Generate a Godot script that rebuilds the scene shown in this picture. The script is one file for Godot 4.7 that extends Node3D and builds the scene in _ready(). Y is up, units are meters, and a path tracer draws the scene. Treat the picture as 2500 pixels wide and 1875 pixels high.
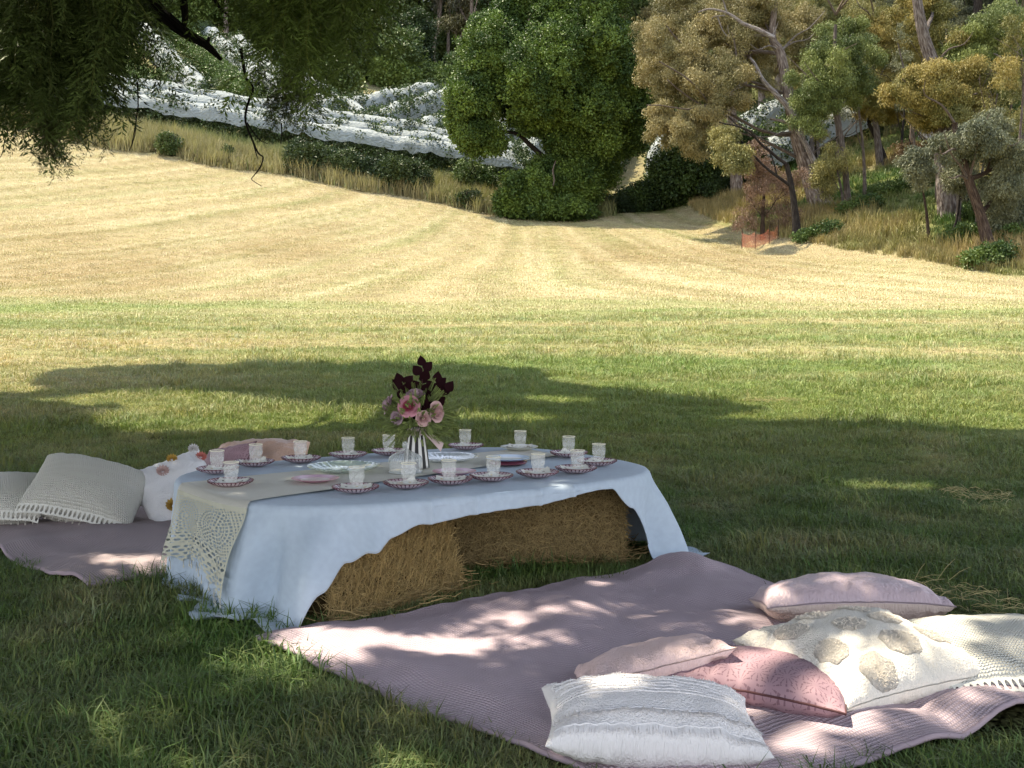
extends Node3D
# A picnic laid under a shade tree at the foot of a mown hillside, with netted vines and gum woods behind.
# x to the right, y up, the view runs towards -z; "u" below is the distance forward (-z), metres.

const CAM_H := 1.25
var sun_dir := Vector3(-0.36, 0.90, -0.26).normalized()
var taken := {}
var R := RandomNumberGenerator.new()
var NA := FastNoiseLite.new()
var NB := FastNoiseLite.new()
var NC := FastNoiseLite.new()
var M := {}

class MB:
	var v := PackedVector3Array()
	var uv := PackedVector2Array()
	var c := PackedColorArray()
	var ix := PackedInt32Array()
	var col := Color(1, 1, 1)

	func vert(p: Vector3, t := Vector2.ZERO) -> int:
		v.append(p); uv.append(t); c.append(col)
		return v.size() - 1

	func tri(a: int, b: int, d: int) -> void:
		ix.append(a); ix.append(b); ix.append(d)

	# w points a row, h rows; the face looks along (row direction) x (column direction) unless flipped
	func grid(pts: PackedVector3Array, w: int, h: int, flip := false, us := 1.0, vs := 1.0, uvs := PackedVector2Array()) -> void:
		var b := v.size()
		v.append_array(pts)
		for j in h:
			for i in w:
				uv.append(uvs[j * w + i] if uvs.size() else Vector2(us * i / (w - 1), vs * j / (h - 1)))
				c.append(col)
		for j in h - 1:
			for i in w - 1:
				var p := b + j * w + i
				if flip:
					ix.append_array(PackedInt32Array([p, p + w, p + 1, p + 1, p + w, p + w + 1]))
				else:
					ix.append_array(PackedInt32Array([p, p + 1, p + w, p + 1, p + w + 1, p + w]))

	func quad(a: Vector3, b: Vector3, d: Vector3, e: Vector3) -> void:
		var k := v.size()
		vert(a, Vector2(0, 0)); vert(b, Vector2(1, 0)); vert(d, Vector2(1, 1)); vert(e, Vector2(0, 1))
		tri(k, k + 1, k + 2); tri(k, k + 2, k + 3)

	func tube(pts: Array, radii: Array, sides := 6, vscale := 1.0, cap := true) -> void:
		var n := pts.size()
		var row := PackedVector3Array()
		var uvs := PackedVector2Array()
		var up := Vector3(0.31, 0.2, 0.93)
		var run := 0.0
		for i in n:
			var t: Vector3 = (pts[mini(i + 1, n - 1)] - pts[maxi(i - 1, 0)]).normalized()
			if i > 0:
				run += (pts[i] - pts[i - 1]).length()
			var s := t.cross(up)
			if s.length() < 0.05:
				s = t.cross(Vector3(1, 0.1, 0))
			s = s.normalized()
			up = s.cross(t).normalized()
			for k in sides + 1:
				var a := TAU * k / sides
				row.append(pts[i] + (s * cos(a) + up * sin(a)) * radii[i])
				uvs.append(Vector2(float(k) / sides, run * vscale))
		grid(row, sides + 1, n, true, 1, 1, uvs)
		if cap and radii[n - 1] > 0.0005:
			var b := v.size() - sides - 1
			for k in range(1, sides - 1):
				tri(b, b + k, b + k + 1)

	func lathe(prof: PackedVector2Array, segs := 24, closed := false) -> void:
		var row := PackedVector3Array()
		for p in prof:
			for k in segs + 1:
				var a := TAU * k / segs
				row.append(Vector3(p.x * cos(a), p.y, p.x * sin(a)))
		grid(row, segs + 1, prof.size())

	func box(a: Vector3, b: Vector3) -> void:
		var p := [Vector3(a.x, a.y, a.z), Vector3(b.x, a.y, a.z), Vector3(b.x, a.y, b.z), Vector3(a.x, a.y, b.z), Vector3(a.x, b.y, a.z), Vector3(b.x, b.y, a.z), Vector3(b.x, b.y, b.z), Vector3(a.x, b.y, b.z)]
		for f in [[0, 1, 2, 3], [4, 7, 6, 5], [0, 4, 5, 1], [1, 5, 6, 2], [2, 6, 7, 3], [3, 7, 4, 0]]:
			quad(p[f[0]], p[f[1]], p[f[2]], p[f[3]])

	func move(t: Transform3D, from := 0) -> void:
		for i in range(from, v.size()):
			v[i] = t * v[i]

	func mesh(mat: Material) -> ArrayMesh:
		var n := PackedVector3Array()
		n.resize(v.size())
		for k in range(0, ix.size(), 3):
			var a := ix[k]
			var b := ix[k + 1]
			var d := ix[k + 2]
			var f := (v[d] - v[a]).cross(v[b] - v[a])
			n[a] += f; n[b] += f; n[d] += f
		for k in n.size():
			n[k] = n[k].normalized() if n[k].length_squared() > 1e-20 else Vector3.UP
		var arr := []
		arr.resize(Mesh.ARRAY_MAX)
		arr[Mesh.ARRAY_VERTEX] = v
		arr[Mesh.ARRAY_NORMAL] = n
		arr[Mesh.ARRAY_TEX_UV] = uv
		arr[Mesh.ARRAY_COLOR] = c
		arr[Mesh.ARRAY_INDEX] = ix
		var m := ArrayMesh.new()
		m.add_surface_from_arrays(Mesh.PRIMITIVE_TRIANGLES, arr)
		m.surface_set_material(0, mat)
		return m

class Inst:
	var buf := PackedFloat32Array()
	var n := 0

	func add(t: Transform3D, c: Color) -> void:
		var b := t.basis
		buf.append_array(PackedFloat32Array([b.x.x, b.y.x, b.z.x, t.origin.x, b.x.y, b.y.y, b.z.y, t.origin.y, b.x.z, b.y.z, b.z.z, t.origin.z, c.r, c.g, c.b, 1.0]))
		n += 1

	func node(called: String, m: Mesh) -> MultiMeshInstance3D:
		var mm := MultiMesh.new()
		mm.transform_format = MultiMesh.TRANSFORM_3D
		mm.use_colors = true
		mm.mesh = m
		mm.instance_count = n
		mm.buffer = buf
		var o := MultiMeshInstance3D.new()
		o.name = called
		o.multimesh = mm
		o.set_meta("kind", "stuff")
		return o

func numbered(called: String) -> String:
	var k: int = taken.get(called, 0)
	taken[called] = k + 1
	return called if k == 0 else "%s_%03d" % [called, k]

func tag(o: Node, label: String, category: String, group := "") -> Node:
	o.set_meta("label", label)
	o.set_meta("category", category)
	if group:
		o.set_meta("group", group)
	return o

func thing(called: String, label: String, category: String, at := Vector3.ZERO, basis := Basis.IDENTITY, group := "") -> Node3D:
	var o := Node3D.new()
	o.name = numbered(called)
	add_child(o)
	o.transform = Transform3D(basis, at)
	tag(o, label, category, group)
	return o

func part(called: String, m: Mesh, parent: Node) -> MeshInstance3D:
	var o := MeshInstance3D.new()
	o.name = called
	o.mesh = m
	parent.add_child(o, true)
	return o

func lone(called: String, m: Mesh, label: String, category: String, at := Vector3.ZERO, basis := Basis.IDENTITY, group := "") -> MeshInstance3D:
	var o := MeshInstance3D.new()
	o.name = numbered(called)
	o.mesh = m
	add_child(o)
	o.transform = Transform3D(basis, at)
	tag(o, label, category, group)
	return o

func struct(called: String, m: Mesh) -> MeshInstance3D:
	var o := MeshInstance3D.new()
	o.name = called
	o.mesh = m
	o.set_meta("kind", "structure")
	add_child(o)
	return o

func copy_of(o: Node3D, base_name: String, label: String, at: Vector3, basis := Basis.IDENTITY) -> Node3D:
	var d: Node3D = o.duplicate()
	d.name = numbered(base_name)
	add_child(d)
	d.transform = Transform3D(basis, at)
	d.set_meta("label", label)
	return d

func lin(r: float, g: float, b: float) -> Color:
	return Color(r, g, b).linear_to_srgb()

func mat(r: float, g: float, b: float, rough := 0.85) -> StandardMaterial3D:
	var m := StandardMaterial3D.new()
	m.albedo_color = lin(r, g, b)
	m.roughness = rough
	m.metallic_specular = 0.35
	m.cull_mode = BaseMaterial3D.CULL_DISABLED
	return m

func leaf_mat(back: Color, rough := 0.55) -> StandardMaterial3D:
	var m := mat(1, 1, 1, rough)
	m.albedo_color = Color.WHITE
	m.vertex_color_use_as_albedo = true
	m.backlight_enabled = true
	m.backlight = back.linear_to_srgb()
	return m

func bump(m: StandardMaterial3D, tex: Texture2D, cm: float, uvscale := Vector3.ONE) -> StandardMaterial3D:
	m.heightmap_enabled = true
	m.heightmap_texture = tex
	m.heightmap_scale = cm
	m.uv1_scale = uvscale
	return m

# a computed picture: f(x, y in 0..1) -> Color
func picture(w: int, h: int, f: Callable, alpha := false) -> ImageTexture:
	var im := Image.create(w, h, false, Image.FORMAT_RGBA8 if alpha else Image.FORMAT_RGB8)
	for y in h:
		for x in w:
			im.set_pixel(x, y, f.call((x + 0.5) / w, (y + 0.5) / h))
	return ImageTexture.create_from_image(im)

func noise_tex(freq: float, lo: Color, hi: Color, seed_: int, size := 512, oct := 4) -> NoiseTexture2D:
	var n := FastNoiseLite.new()
	n.seed = seed_
	n.frequency = freq
	n.fractal_octaves = oct
	var t := NoiseTexture2D.new()
	t.noise = n
	t.width = size
	t.height = size
	t.seamless = true
	var g := Gradient.new()
	g.colors = PackedColorArray([lo, hi])
	g.offsets = PackedFloat32Array([0.2, 0.8])
	t.color_ramp = g
	return t

func euler(yaw := 0.0, pitch := 0.0, roll := 0.0) -> Basis:
	return Basis.from_euler(Vector3(deg_to_rad(pitch), deg_to_rad(yaw), deg_to_rad(roll)))

func rdir() -> Vector3:
	var y := R.randf_range(-1, 1)
	var a := R.randf() * TAU
	var s := sqrt(1 - y * y)
	return Vector3(cos(a) * s, y, sin(a) * s)

func rbasis(s: float) -> Basis:
	return Basis(rdir(), R.randf() * TAU).scaled(Vector3(s, s, s))

# a spot at distance u forward, seen at this place of the 2500 x 1875 photograph
func spot(px: float, py: float, u: float) -> Vector3:
	return Vector3((px - 1250.0) / 3000.0 * u, CAM_H + (750.0 - py) / 3000.0 * u, -u)

# ------------------------------------------------------------------ the land
var PROFILE := Curve.new()
const PROF := [[-60, 0], [8, 0], [12, .18], [16, .45], [20, .72], [25, 1.02], [30, 1.45], [35, 1.95], [40, 2.55], [45, 3.2], [50, 4.0], [55, 4.8], [60, 5.65], [70, 8], [80, 10.8], [90, 13.8], [100, 17], [120, 23.5], [135, 28.6], [150, 32.5], [180, 36], [260, 37]]

func make_profile() -> void:
	var n := PROF.size()
	PROFILE.min_domain = -60
	PROFILE.max_domain = 260
	PROFILE.max_value = 100
	PROFILE.bake_resolution = 800
	for i in n:
		var a: Array = PROF[maxi(i - 1, 0)]
		var b: Array = PROF[mini(i + 1, n - 1)]
		var s: float = float(b[1] - a[1]) / float(b[0] - a[0])
		PROFILE.add_point(Vector2(PROF[i][0], PROF[i][1]), s, s)

func field_right(u: float) -> float:   # where the mown field ends on the right
	if u < 38.0:
		return 14.6 + (35.0 - u) * 0.43
	if u < 48.0:
		return lerpf(13.3, 9.6, (u - 38.0) / 10.0)
	return lerpf(9.6, 8.5, clampf((u - 48.0) / 10.0, 0, 1))

func land(x: float, u: float) -> float:
	var h := PROFILE.sample_baked(clampf(u, -60, 260))
	h += 0.0056 * clampf(-x, 0, 40) * clampf(u - 30, 0, 32)
	var xe := field_right(u)
	if x > xe - 1.0:
		h += 0.28 * minf(x - xe + 1.0, 30.0) * smoothstep(28.0, 46.0, u)
	if u > 9.0:
		h += 0.12 * NA.get_noise_2d(x * 1.3, u * 1.3) * clampf((u - 9.0) / 20.0, 0, 1)
	h += 0.015 * NB.get_noise_2d(x * 6.0, u * 6.0)
	return h

func on_land(x: float, u: float, lift := 0.0) -> Vector3:
	return Vector3(x, land(x, u) + lift, -u)

# how dry the sward is, 0 green .. 1 straw
func dryness(x: float, u: float) -> float:
	var xe := field_right(u)
	var d := 0.0
	var wob := NA.get_noise_2d(x * 0.6, u * 0.6)
	var fine := NB.get_noise_2d(x * 5.0, u * 3.0)
	if u < 11.0:
		d = 0.08 + 0.45 * maxf(0.0, NB.get_noise_2d(x * 2.2 + 40.0, u * 2.2)) + 0.12 * fine
		return clampf(d, 0, 1)
	var band := NA.get_noise_2d(x * 0.35 + 9.0, u * 3.2 + 70.0)
	d = 0.22 + smoothstep(11.0, 27.0, u) * 0.22 + 0.75 * band + 0.25 * wob
	if u > 14.0 and u < 20.0:
		d += 0.5 * exp(-pow((u - 17.6 - 0.03 * x) / 0.7, 2.0)) * (0.6 + fine) * smoothstep(-3.0, 1.0, x) + smoothstep(1.0, -5.0, x) * 0.28
	# the mown stripes on the hill run up towards the gap below the big tree
	var far := smoothstep(27.0, 31.0, u + 1.2 * wob)
	var lane := x * (1.0 + 0.05 * (u - 38.0)) + 1.1 * wob
	var stripe := NC.get_noise_2d(lane * 9.0, u * 0.35)
	var st := 0.92 + 0.50 * stripe + 0.30 * NA.get_noise_2d(x * 1.0 + 30.0, u * 1.0) + 0.12 * fine
	d = lerpf(d, st, far)
	if x > xe:
		var k := smoothstep(0.0, 1.2, x - xe + 0.8 * wob)
		d = lerpf(d, 0.45 + 1.2 * NA.get_noise_2d(x * 1.1 + 90.0, u * 1.1), k)
	if u > 60.0:
		d = lerpf(d, 0.35 + 0.9 * NA.get_noise_2d(x * 0.7, u * 0.7 + 50.0), smoothstep(60.0, 62.0, u))
	return clampf(d, 0, 1)

const GREEN := Color(0.195, 0.24, 0.062)
const STRAW := Color(0.53, 0.435, 0.245)

func sward(x: float, u: float) -> Color:
	var d := dryness(x, u)
	var g := GREEN
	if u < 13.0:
		g = GREEN.lerp(Color(0.080, 0.150, 0.031), 1.0 - smoothstep(7.0, 11.5, u))  # near grass coloured darker, adding to the shade under the canopy
	elif u < 30.0:
		g = GREEN.lerp(Color(0.235, 0.295, 0.09), smoothstep(12.0, 16.0, u))
	elif u > 64.0:
		g = Color(0.11, 0.145, 0.045)
	var c := g.lerp(STRAW, d)
	if u > 27.0 and u < 62.0 and x < field_right(u):
		var lane := x * (1.0 + 0.05 * (u - 38.0)) + 1.1 * NA.get_noise_2d(x * 0.6, u * 0.6)
		c = c.lerp(Color(0.40, 0.32, 0.165), 0.55 * clampf(NC.get_noise_2d(lane * 13.0 + 300.0, u * 0.3) * 2.4 + 0.1, 0, 1) * smoothstep(27.0, 32.0, u))
		c = c.lerp(Color(0.64, 0.55, 0.34), 0.7 * clampf(NC.get_noise_2d(lane * 17.0 + 900.0, u * 0.3) * 2.4, 0, 1) * smoothstep(27.0, 32.0, u))
		var brown := clampf(NA.get_noise_2d(x * 0.9 + 200.0, u * 0.5) * 2.2 - 0.2, 0, 1)
		c = c.lerp(Color(0.30, 0.205, 0.085), 0.45 * brown)
	return c

# ------------------------------------------------------------------ small leaf shapes used many times over
func add_leaf(m: MB, p: Vector3, along: Vector3, side: Vector3, l: float, w: float, fold := 0.25) -> void:
	var n := along.cross(side).normalized()
	var k := m.v.size()
	m.vert(p, Vector2(0.5, 0))
	m.vert(p + along * l * 0.45 + side * w * 0.5 + n * w * fold, Vector2(1, 0.45))
	m.vert(p + along * l - n * l * 0.12, Vector2(0.5, 1))
	m.vert(p + along * l * 0.45 - side * w * 0.5 + n * w * fold, Vector2(0, 0.45))
	m.tri(k, k + 1, k + 2)
	m.tri(k, k + 2, k + 3)

func clump_broad(seed_: int, n: int, l: float, w: float, mt: Material) -> ArrayMesh:
	R.seed = seed_
	var m := MB.new()
	for i in n:
		var d := rdir()
		var p := d * pow(R.randf(), 0.4) * 0.5
		var al := (d + rdir() * 0.8 + Vector3(0, -0.15, 0)).normalized()
		var sd := al.cross(rdir()).normalized()
		var t := R.randf_range(0.75, 1.2)
		m.col = Color(t, t, t * R.randf_range(0.8, 1.1))
		add_leaf(m, p, al, sd, l * R.randf_range(0.7, 1.3), w * R.randf_range(0.7, 1.3))
	return m.mesh(mt)

func clump_gum(seed_: int, n: int, l: float, w: float, mt: Material) -> ArrayMesh:
	R.seed = seed_
	var m := MB.new()
	for i in n:
		var d := rdir()
		var p := d * pow(R.randf(), 0.45) * Vector3(0.5, 0.42, 0.5)
		var al := (Vector3(0, -0.8, 0) + rdir() * 1.1).normalized()
		var sd := al.cross(rdir()).normalized()
		var t := R.randf_range(0.7, 1.25)
		m.col = Color(t, t, t * R.randf_range(0.8, 1.15))
		add_leaf(m, p, al, sd, l * R.randf_range(0.7, 1.3), w * R.randf_range(0.7, 1.3), 0.1)
	return m.mesh(mt)

# a hanging spray of the shade tree: a thin stem with feathered leaves of narrow leaflets
func spray(seed_: int, length: float, leaves: int, mt: Material, broad := 1.0) -> ArrayMesh:
	R.seed = seed_
	var m := MB.new()
	var pts := []
	var p := Vector3.ZERO
	var d := Vector3(R.randf_range(-.3, .3), -1, R.randf_range(-.3, .3)).normalized()
	var n := 8
	for i in n + 1:
		pts.append(p)
		p += d * length / n
		d = (d + Vector3(R.randf_range(-.22, .22), -0.1, R.randf_range(-.22, .22))).normalized()
	var rad := []
	for i in n + 1:
		rad.append(lerpf(0.0028, 0.0012, float(i) / n))
	m.col = Color(1.1, 0.8, 0.6)
	m.tube(pts, rad, 3, 1.0, false)
	for i in leaves:
		var f := (i + 0.6) / leaves * n
		var k := mini(int(f), n - 1)
		var b: Vector3 = pts[k].lerp(pts[k + 1], f - k)
		var a := i * 2.4 + R.randf()
		var o := Vector3(cos(a), R.randf_range(-0.75, -0.05), sin(a)).normalized()
		var ll := R.randf_range(0.09, 0.15)
		var s := o.cross(Vector3.UP).normalized()
		var t := R.randf_range(0.75, 1.3)
		m.col = Color(t, t, t * 0.9)
		for q in 4:
			var base := b + o * ll * (0.3 + 0.22 * q) + Vector3(0, -0.02 * q * q * 0.25, 0)
			for sg in [-1.0, 1.0]:
				var al: Vector3 = (o * 0.8 + s * sg * 0.8 + Vector3(0, -0.5, 0) + rdir() * 0.25).normalized()
				add_leaf(m, base, al, al.cross(s.cross(o) + rdir() * 0.5).normalized(), R.randf_range(0.045, 0.07) * (0.4 + 0.6 * broad), 0.013 * broad, 0.15)
		add_leaf(m, b + o * ll, (o + Vector3(0, -0.4, 0)).normalized(), s, 0.06 * (0.4 + 0.6 * broad), 0.013 * broad, 0.15)
	return m.mesh(mt)

# a tuft: blades rising from a small disc
func tuft(seed_: int, n: int, radius: float, h: float, w: float, lean: float, mt: Material) -> ArrayMesh:
	R.seed = seed_
	var m := MB.new()
	for i in n:
		var a := R.randf() * TAU
		var r := sqrt(R.randf()) * radius
		var p := Vector3(cos(a) * r, -0.008, sin(a) * r)
		var b := R.randf() * TAU
		var o := Vector3(cos(b), 0, sin(b))
		var sd := Vector3(-o.z, 0, o.x).rotated(Vector3.UP, R.randf_range(-.7, .7))
		var hh := h * R.randf_range(0.5, 1.25)
		var le := lean * R.randf_range(0.2, 1.5)
		var ww := w * R.randf_range(0.7, 1.3)
		var t := R.randf_range(0.65, 1.3)
		m.col = Color(t * (1.9 if R.randf() < 0.10 else 1.0), t * (1.35 if R.randf() < 0.10 else 1.0), t)
		var p1 := p + Vector3(0, hh * 0.55, 0) + o * le * hh * 0.3
		var p2 := p + Vector3(0, hh * (1.0 - 0.28 * le), 0) + o * le * hh
		var k := m.v.size()
		m.vert(p - sd * ww * 0.5); m.vert(p + sd * ww * 0.5)
		m.vert(p1 - sd * ww * 0.42); m.vert(p1 + sd * ww * 0.42); m.vert(p2)
		m.tri(k, k + 2, k + 1); m.tri(k + 1, k + 2, k + 3); m.tri(k + 2, k + 4, k + 3)
	return m.mesh(mt)

# scatter clumps through the volumes of a crown; blobs: [centre, radii, count]
func crown(called: String, parent: Node, cl: Mesh, blobs: Array, size: float, ca: Color, cb: Color, upright := false, shell := 0.35, cn := 0.35) -> MultiMeshInstance3D:
	var it := Inst.new()
	for b in blobs:
		var c: Vector3 = b[0]
		var r: Vector3 = b[1]
		for i in int(b[2]):
			var d := rdir()
			var f := shell + (1.0 - shell) * sqrt(R.randf())
			f *= 1.0 + 0.38 * NB.get_noise_3dv((c + d * r) * 4.0)
			var p := c + d * r * f
			var s := size * R.randf_range(0.65, 1.35)
			var bs := Basis(Vector3.UP, R.randf() * TAU).scaled(Vector3(s, s, s)) if upright else rbasis(s)
			if upright:
				bs = Basis(rdir(), R.randf() * 0.5) * bs
			var k := clampf(0.5 + 1.1 * NA.get_noise_3dv(p * 6.0) + R.randf_range(-cn, cn), 0, 1)
			it.add(Transform3D(bs, p), ca.lerp(cb, k))
	var o := it.node(called, cl)
	parent.add_child(o, true)
	return o

# limbs that fork and wander; the ends are gathered in tips
func grow(m: MB, p: Vector3, d: Vector3, length: float, r: float, depth: int, tips: Array, wander := 0.35, lift := 0.12, spread := 0.75, forks := 2) -> void:
	var pts := [p]
	var rad := [r]
	var n := 5
	for i in n:
		d = (d + rdir() * wander * 0.5 + Vector3(0, lift, 0)).normalized()
		p += d * length / n
		pts.append(p)
		rad.append(r * lerpf(1.0, 0.62, float(i + 1) / n))
	m.tube(pts, rad, 5 if depth > 1 else 4, 0.5, false)
	if depth <= 0:
		tips.append(p)
		return
	for k in forks + (1 if R.randf() < 0.35 else 0):
		var q := p if k == 0 else (pts[R.randi_range(2, n)] as Vector3)
		var nd := (d + rdir() * spread).normalized()
		grow(m, q, nd, length * R.randf_range(0.6, 0.85), r * (0.6 if k == 0 else 0.48), depth - 1, tips, wander, lift, spread, forks)

# a tree from a drawn trunk: trunk points, radii, limbs [start index, direction, length, radius], and a crown on its tips
func tree(called: String, label: String, category: String, trunk: Array, r0: float, r1: float, limbs: Array, bark: Material, cl: Mesh, tipr: Vector3, tipn: int, size: float, ca: Color, cb: Color, upright: bool, extra := [], group := "", depth := 2, lift := 0.12) -> Node3D:
	var base: Vector3 = trunk[0]
	var o := thing(called, label, category, base, Basis.IDENTITY, group)
	var m := MB.new()
	var pts := []
	var rad := []
	var n := trunk.size()
	for i in n:
		pts.append(trunk[i] - base - (Vector3(0, 0.25, 0) if i == 0 else Vector3.ZERO))
		rad.append(lerpf(r0, r1, float(i) / (n - 1)) * (1.35 if i == 0 else 1.0))
	m.tube(smooth_path(pts, 4), smooth_radii(rad, 4), 9, 0.5)
	part("trunk", m.mesh(bark), o)
	var tips := []
	if limbs.size():
		var lm := MB.new()
		for l in limbs:
			grow(lm, pts[l[0]], (l[1] as Vector3).normalized(), l[2], l[3], depth, tips, 0.4, lift)
		part("limbs", lm.mesh(bark), o)
	var blobs := []
	for t in tips:
		blobs.append([t, tipr * R.randf_range(0.75, 1.3), tipn])
	for e in extra:
		blobs.append([e[0] - base, e[1], e[2]])
	if blobs.size():
		crown("crown", o, cl, blobs, size, ca, cb, upright)
	return o

func smooth_path(pts: Array, k: int) -> Array:
	var out := []
	var n := pts.size()
	for i in n - 1:
		var a: Vector3 = pts[maxi(i - 1, 0)]
		var b: Vector3 = pts[i]
		var c: Vector3 = pts[i + 1]
		var d: Vector3 = pts[mini(i + 2, n - 1)]
		for j in k:
			out.append(b.cubic_interpolate(c, a, d, float(j) / k))
	out.append(pts[n - 1])
	return out

func smooth_radii(r: Array, k: int) -> Array:
	var out := []
	for i in r.size() - 1:
		for j in k:
			out.append(lerpf(r[i], r[i + 1], float(j) / k))
	out.append(r[r.size() - 1])
	return out

func build_land() -> void:
	var xs := PackedFloat32Array()
	var us := PackedFloat32Array()
	var x := -26.0
	while x <= 20.0:
		xs.append(x)
		x += 0.28
	var left := PackedFloat32Array([-170, -130, -100, -80, -65, -55, -48, -42, -38, -35, -33, -31, -29.5, -28, -27])
	left.append_array(xs)
	left.append_array(PackedFloat32Array([20.8, 22, 23.5, 25, 27, 29, 32, 36, 41, 48, 56, 66, 80, 100, 130, 170]))
	xs = left
	us.append_array(PackedFloat32Array([-60, -40, -25, -15, -8, -4, -1, 1, 2]))
	var u := 2.6
	while u < 20.0:
		us.append(u)
		u += 0.22
	while u < 63.0:
		us.append(u)
		u += 0.38
	while u < 110.0:
		us.append(u)
		u += 1.3
	while u < 175.0:
		us.append(u)
		u += 4.0
	us.append_array(PackedFloat32Array([185, 205, 230, 260]))
	var m := MB.new()
	var pts := PackedVector3Array()
	var uvs := PackedVector2Array()
	var cols := PackedColorArray()
	for uu in us:
		for xx in xs:
			pts.append(on_land(xx, uu))
			uvs.append(Vector2(xx, uu) * 0.35)
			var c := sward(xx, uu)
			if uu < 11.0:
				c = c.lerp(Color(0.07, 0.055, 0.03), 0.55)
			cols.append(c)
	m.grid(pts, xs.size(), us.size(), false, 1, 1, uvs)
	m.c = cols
	var mt := mat(1, 1, 1, 1.0)
	mt.albedo_color = Color.WHITE
	mt.metallic_specular = 0.1
	mt.vertex_color_use_as_albedo = true
	mt.albedo_texture = noise_tex(0.06, Color(0.62, 0.62, 0.6), Color(1, 1, 1), 5, 1024, 5)
	bump(mt, noise_tex(0.09, Color(0, 0, 0), Color(1, 1, 1), 8, 512, 4), 4.0)
	struct("ground", m.mesh(mt))

func in_quad(q: Array, x: float, u: float) -> bool:
	var s := 0
	for i in 4:
		var a: Vector2 = q[i]
		var b: Vector2 = q[(i + 1) % 4]
		s += 1 if (b - a).cross(Vector2(x, u) - a) > 0 else -1
	return absi(s) == 4

# things the grass does not grow through: rugs, bales, the cloth where it lies on the ground
var bare := []

func covered(x: float, u: float) -> bool:
	if u > 9.0 or u < 2.5:
		return false
	for q in bare:
		if in_quad(q, x, u):
			return true
	return false

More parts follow.
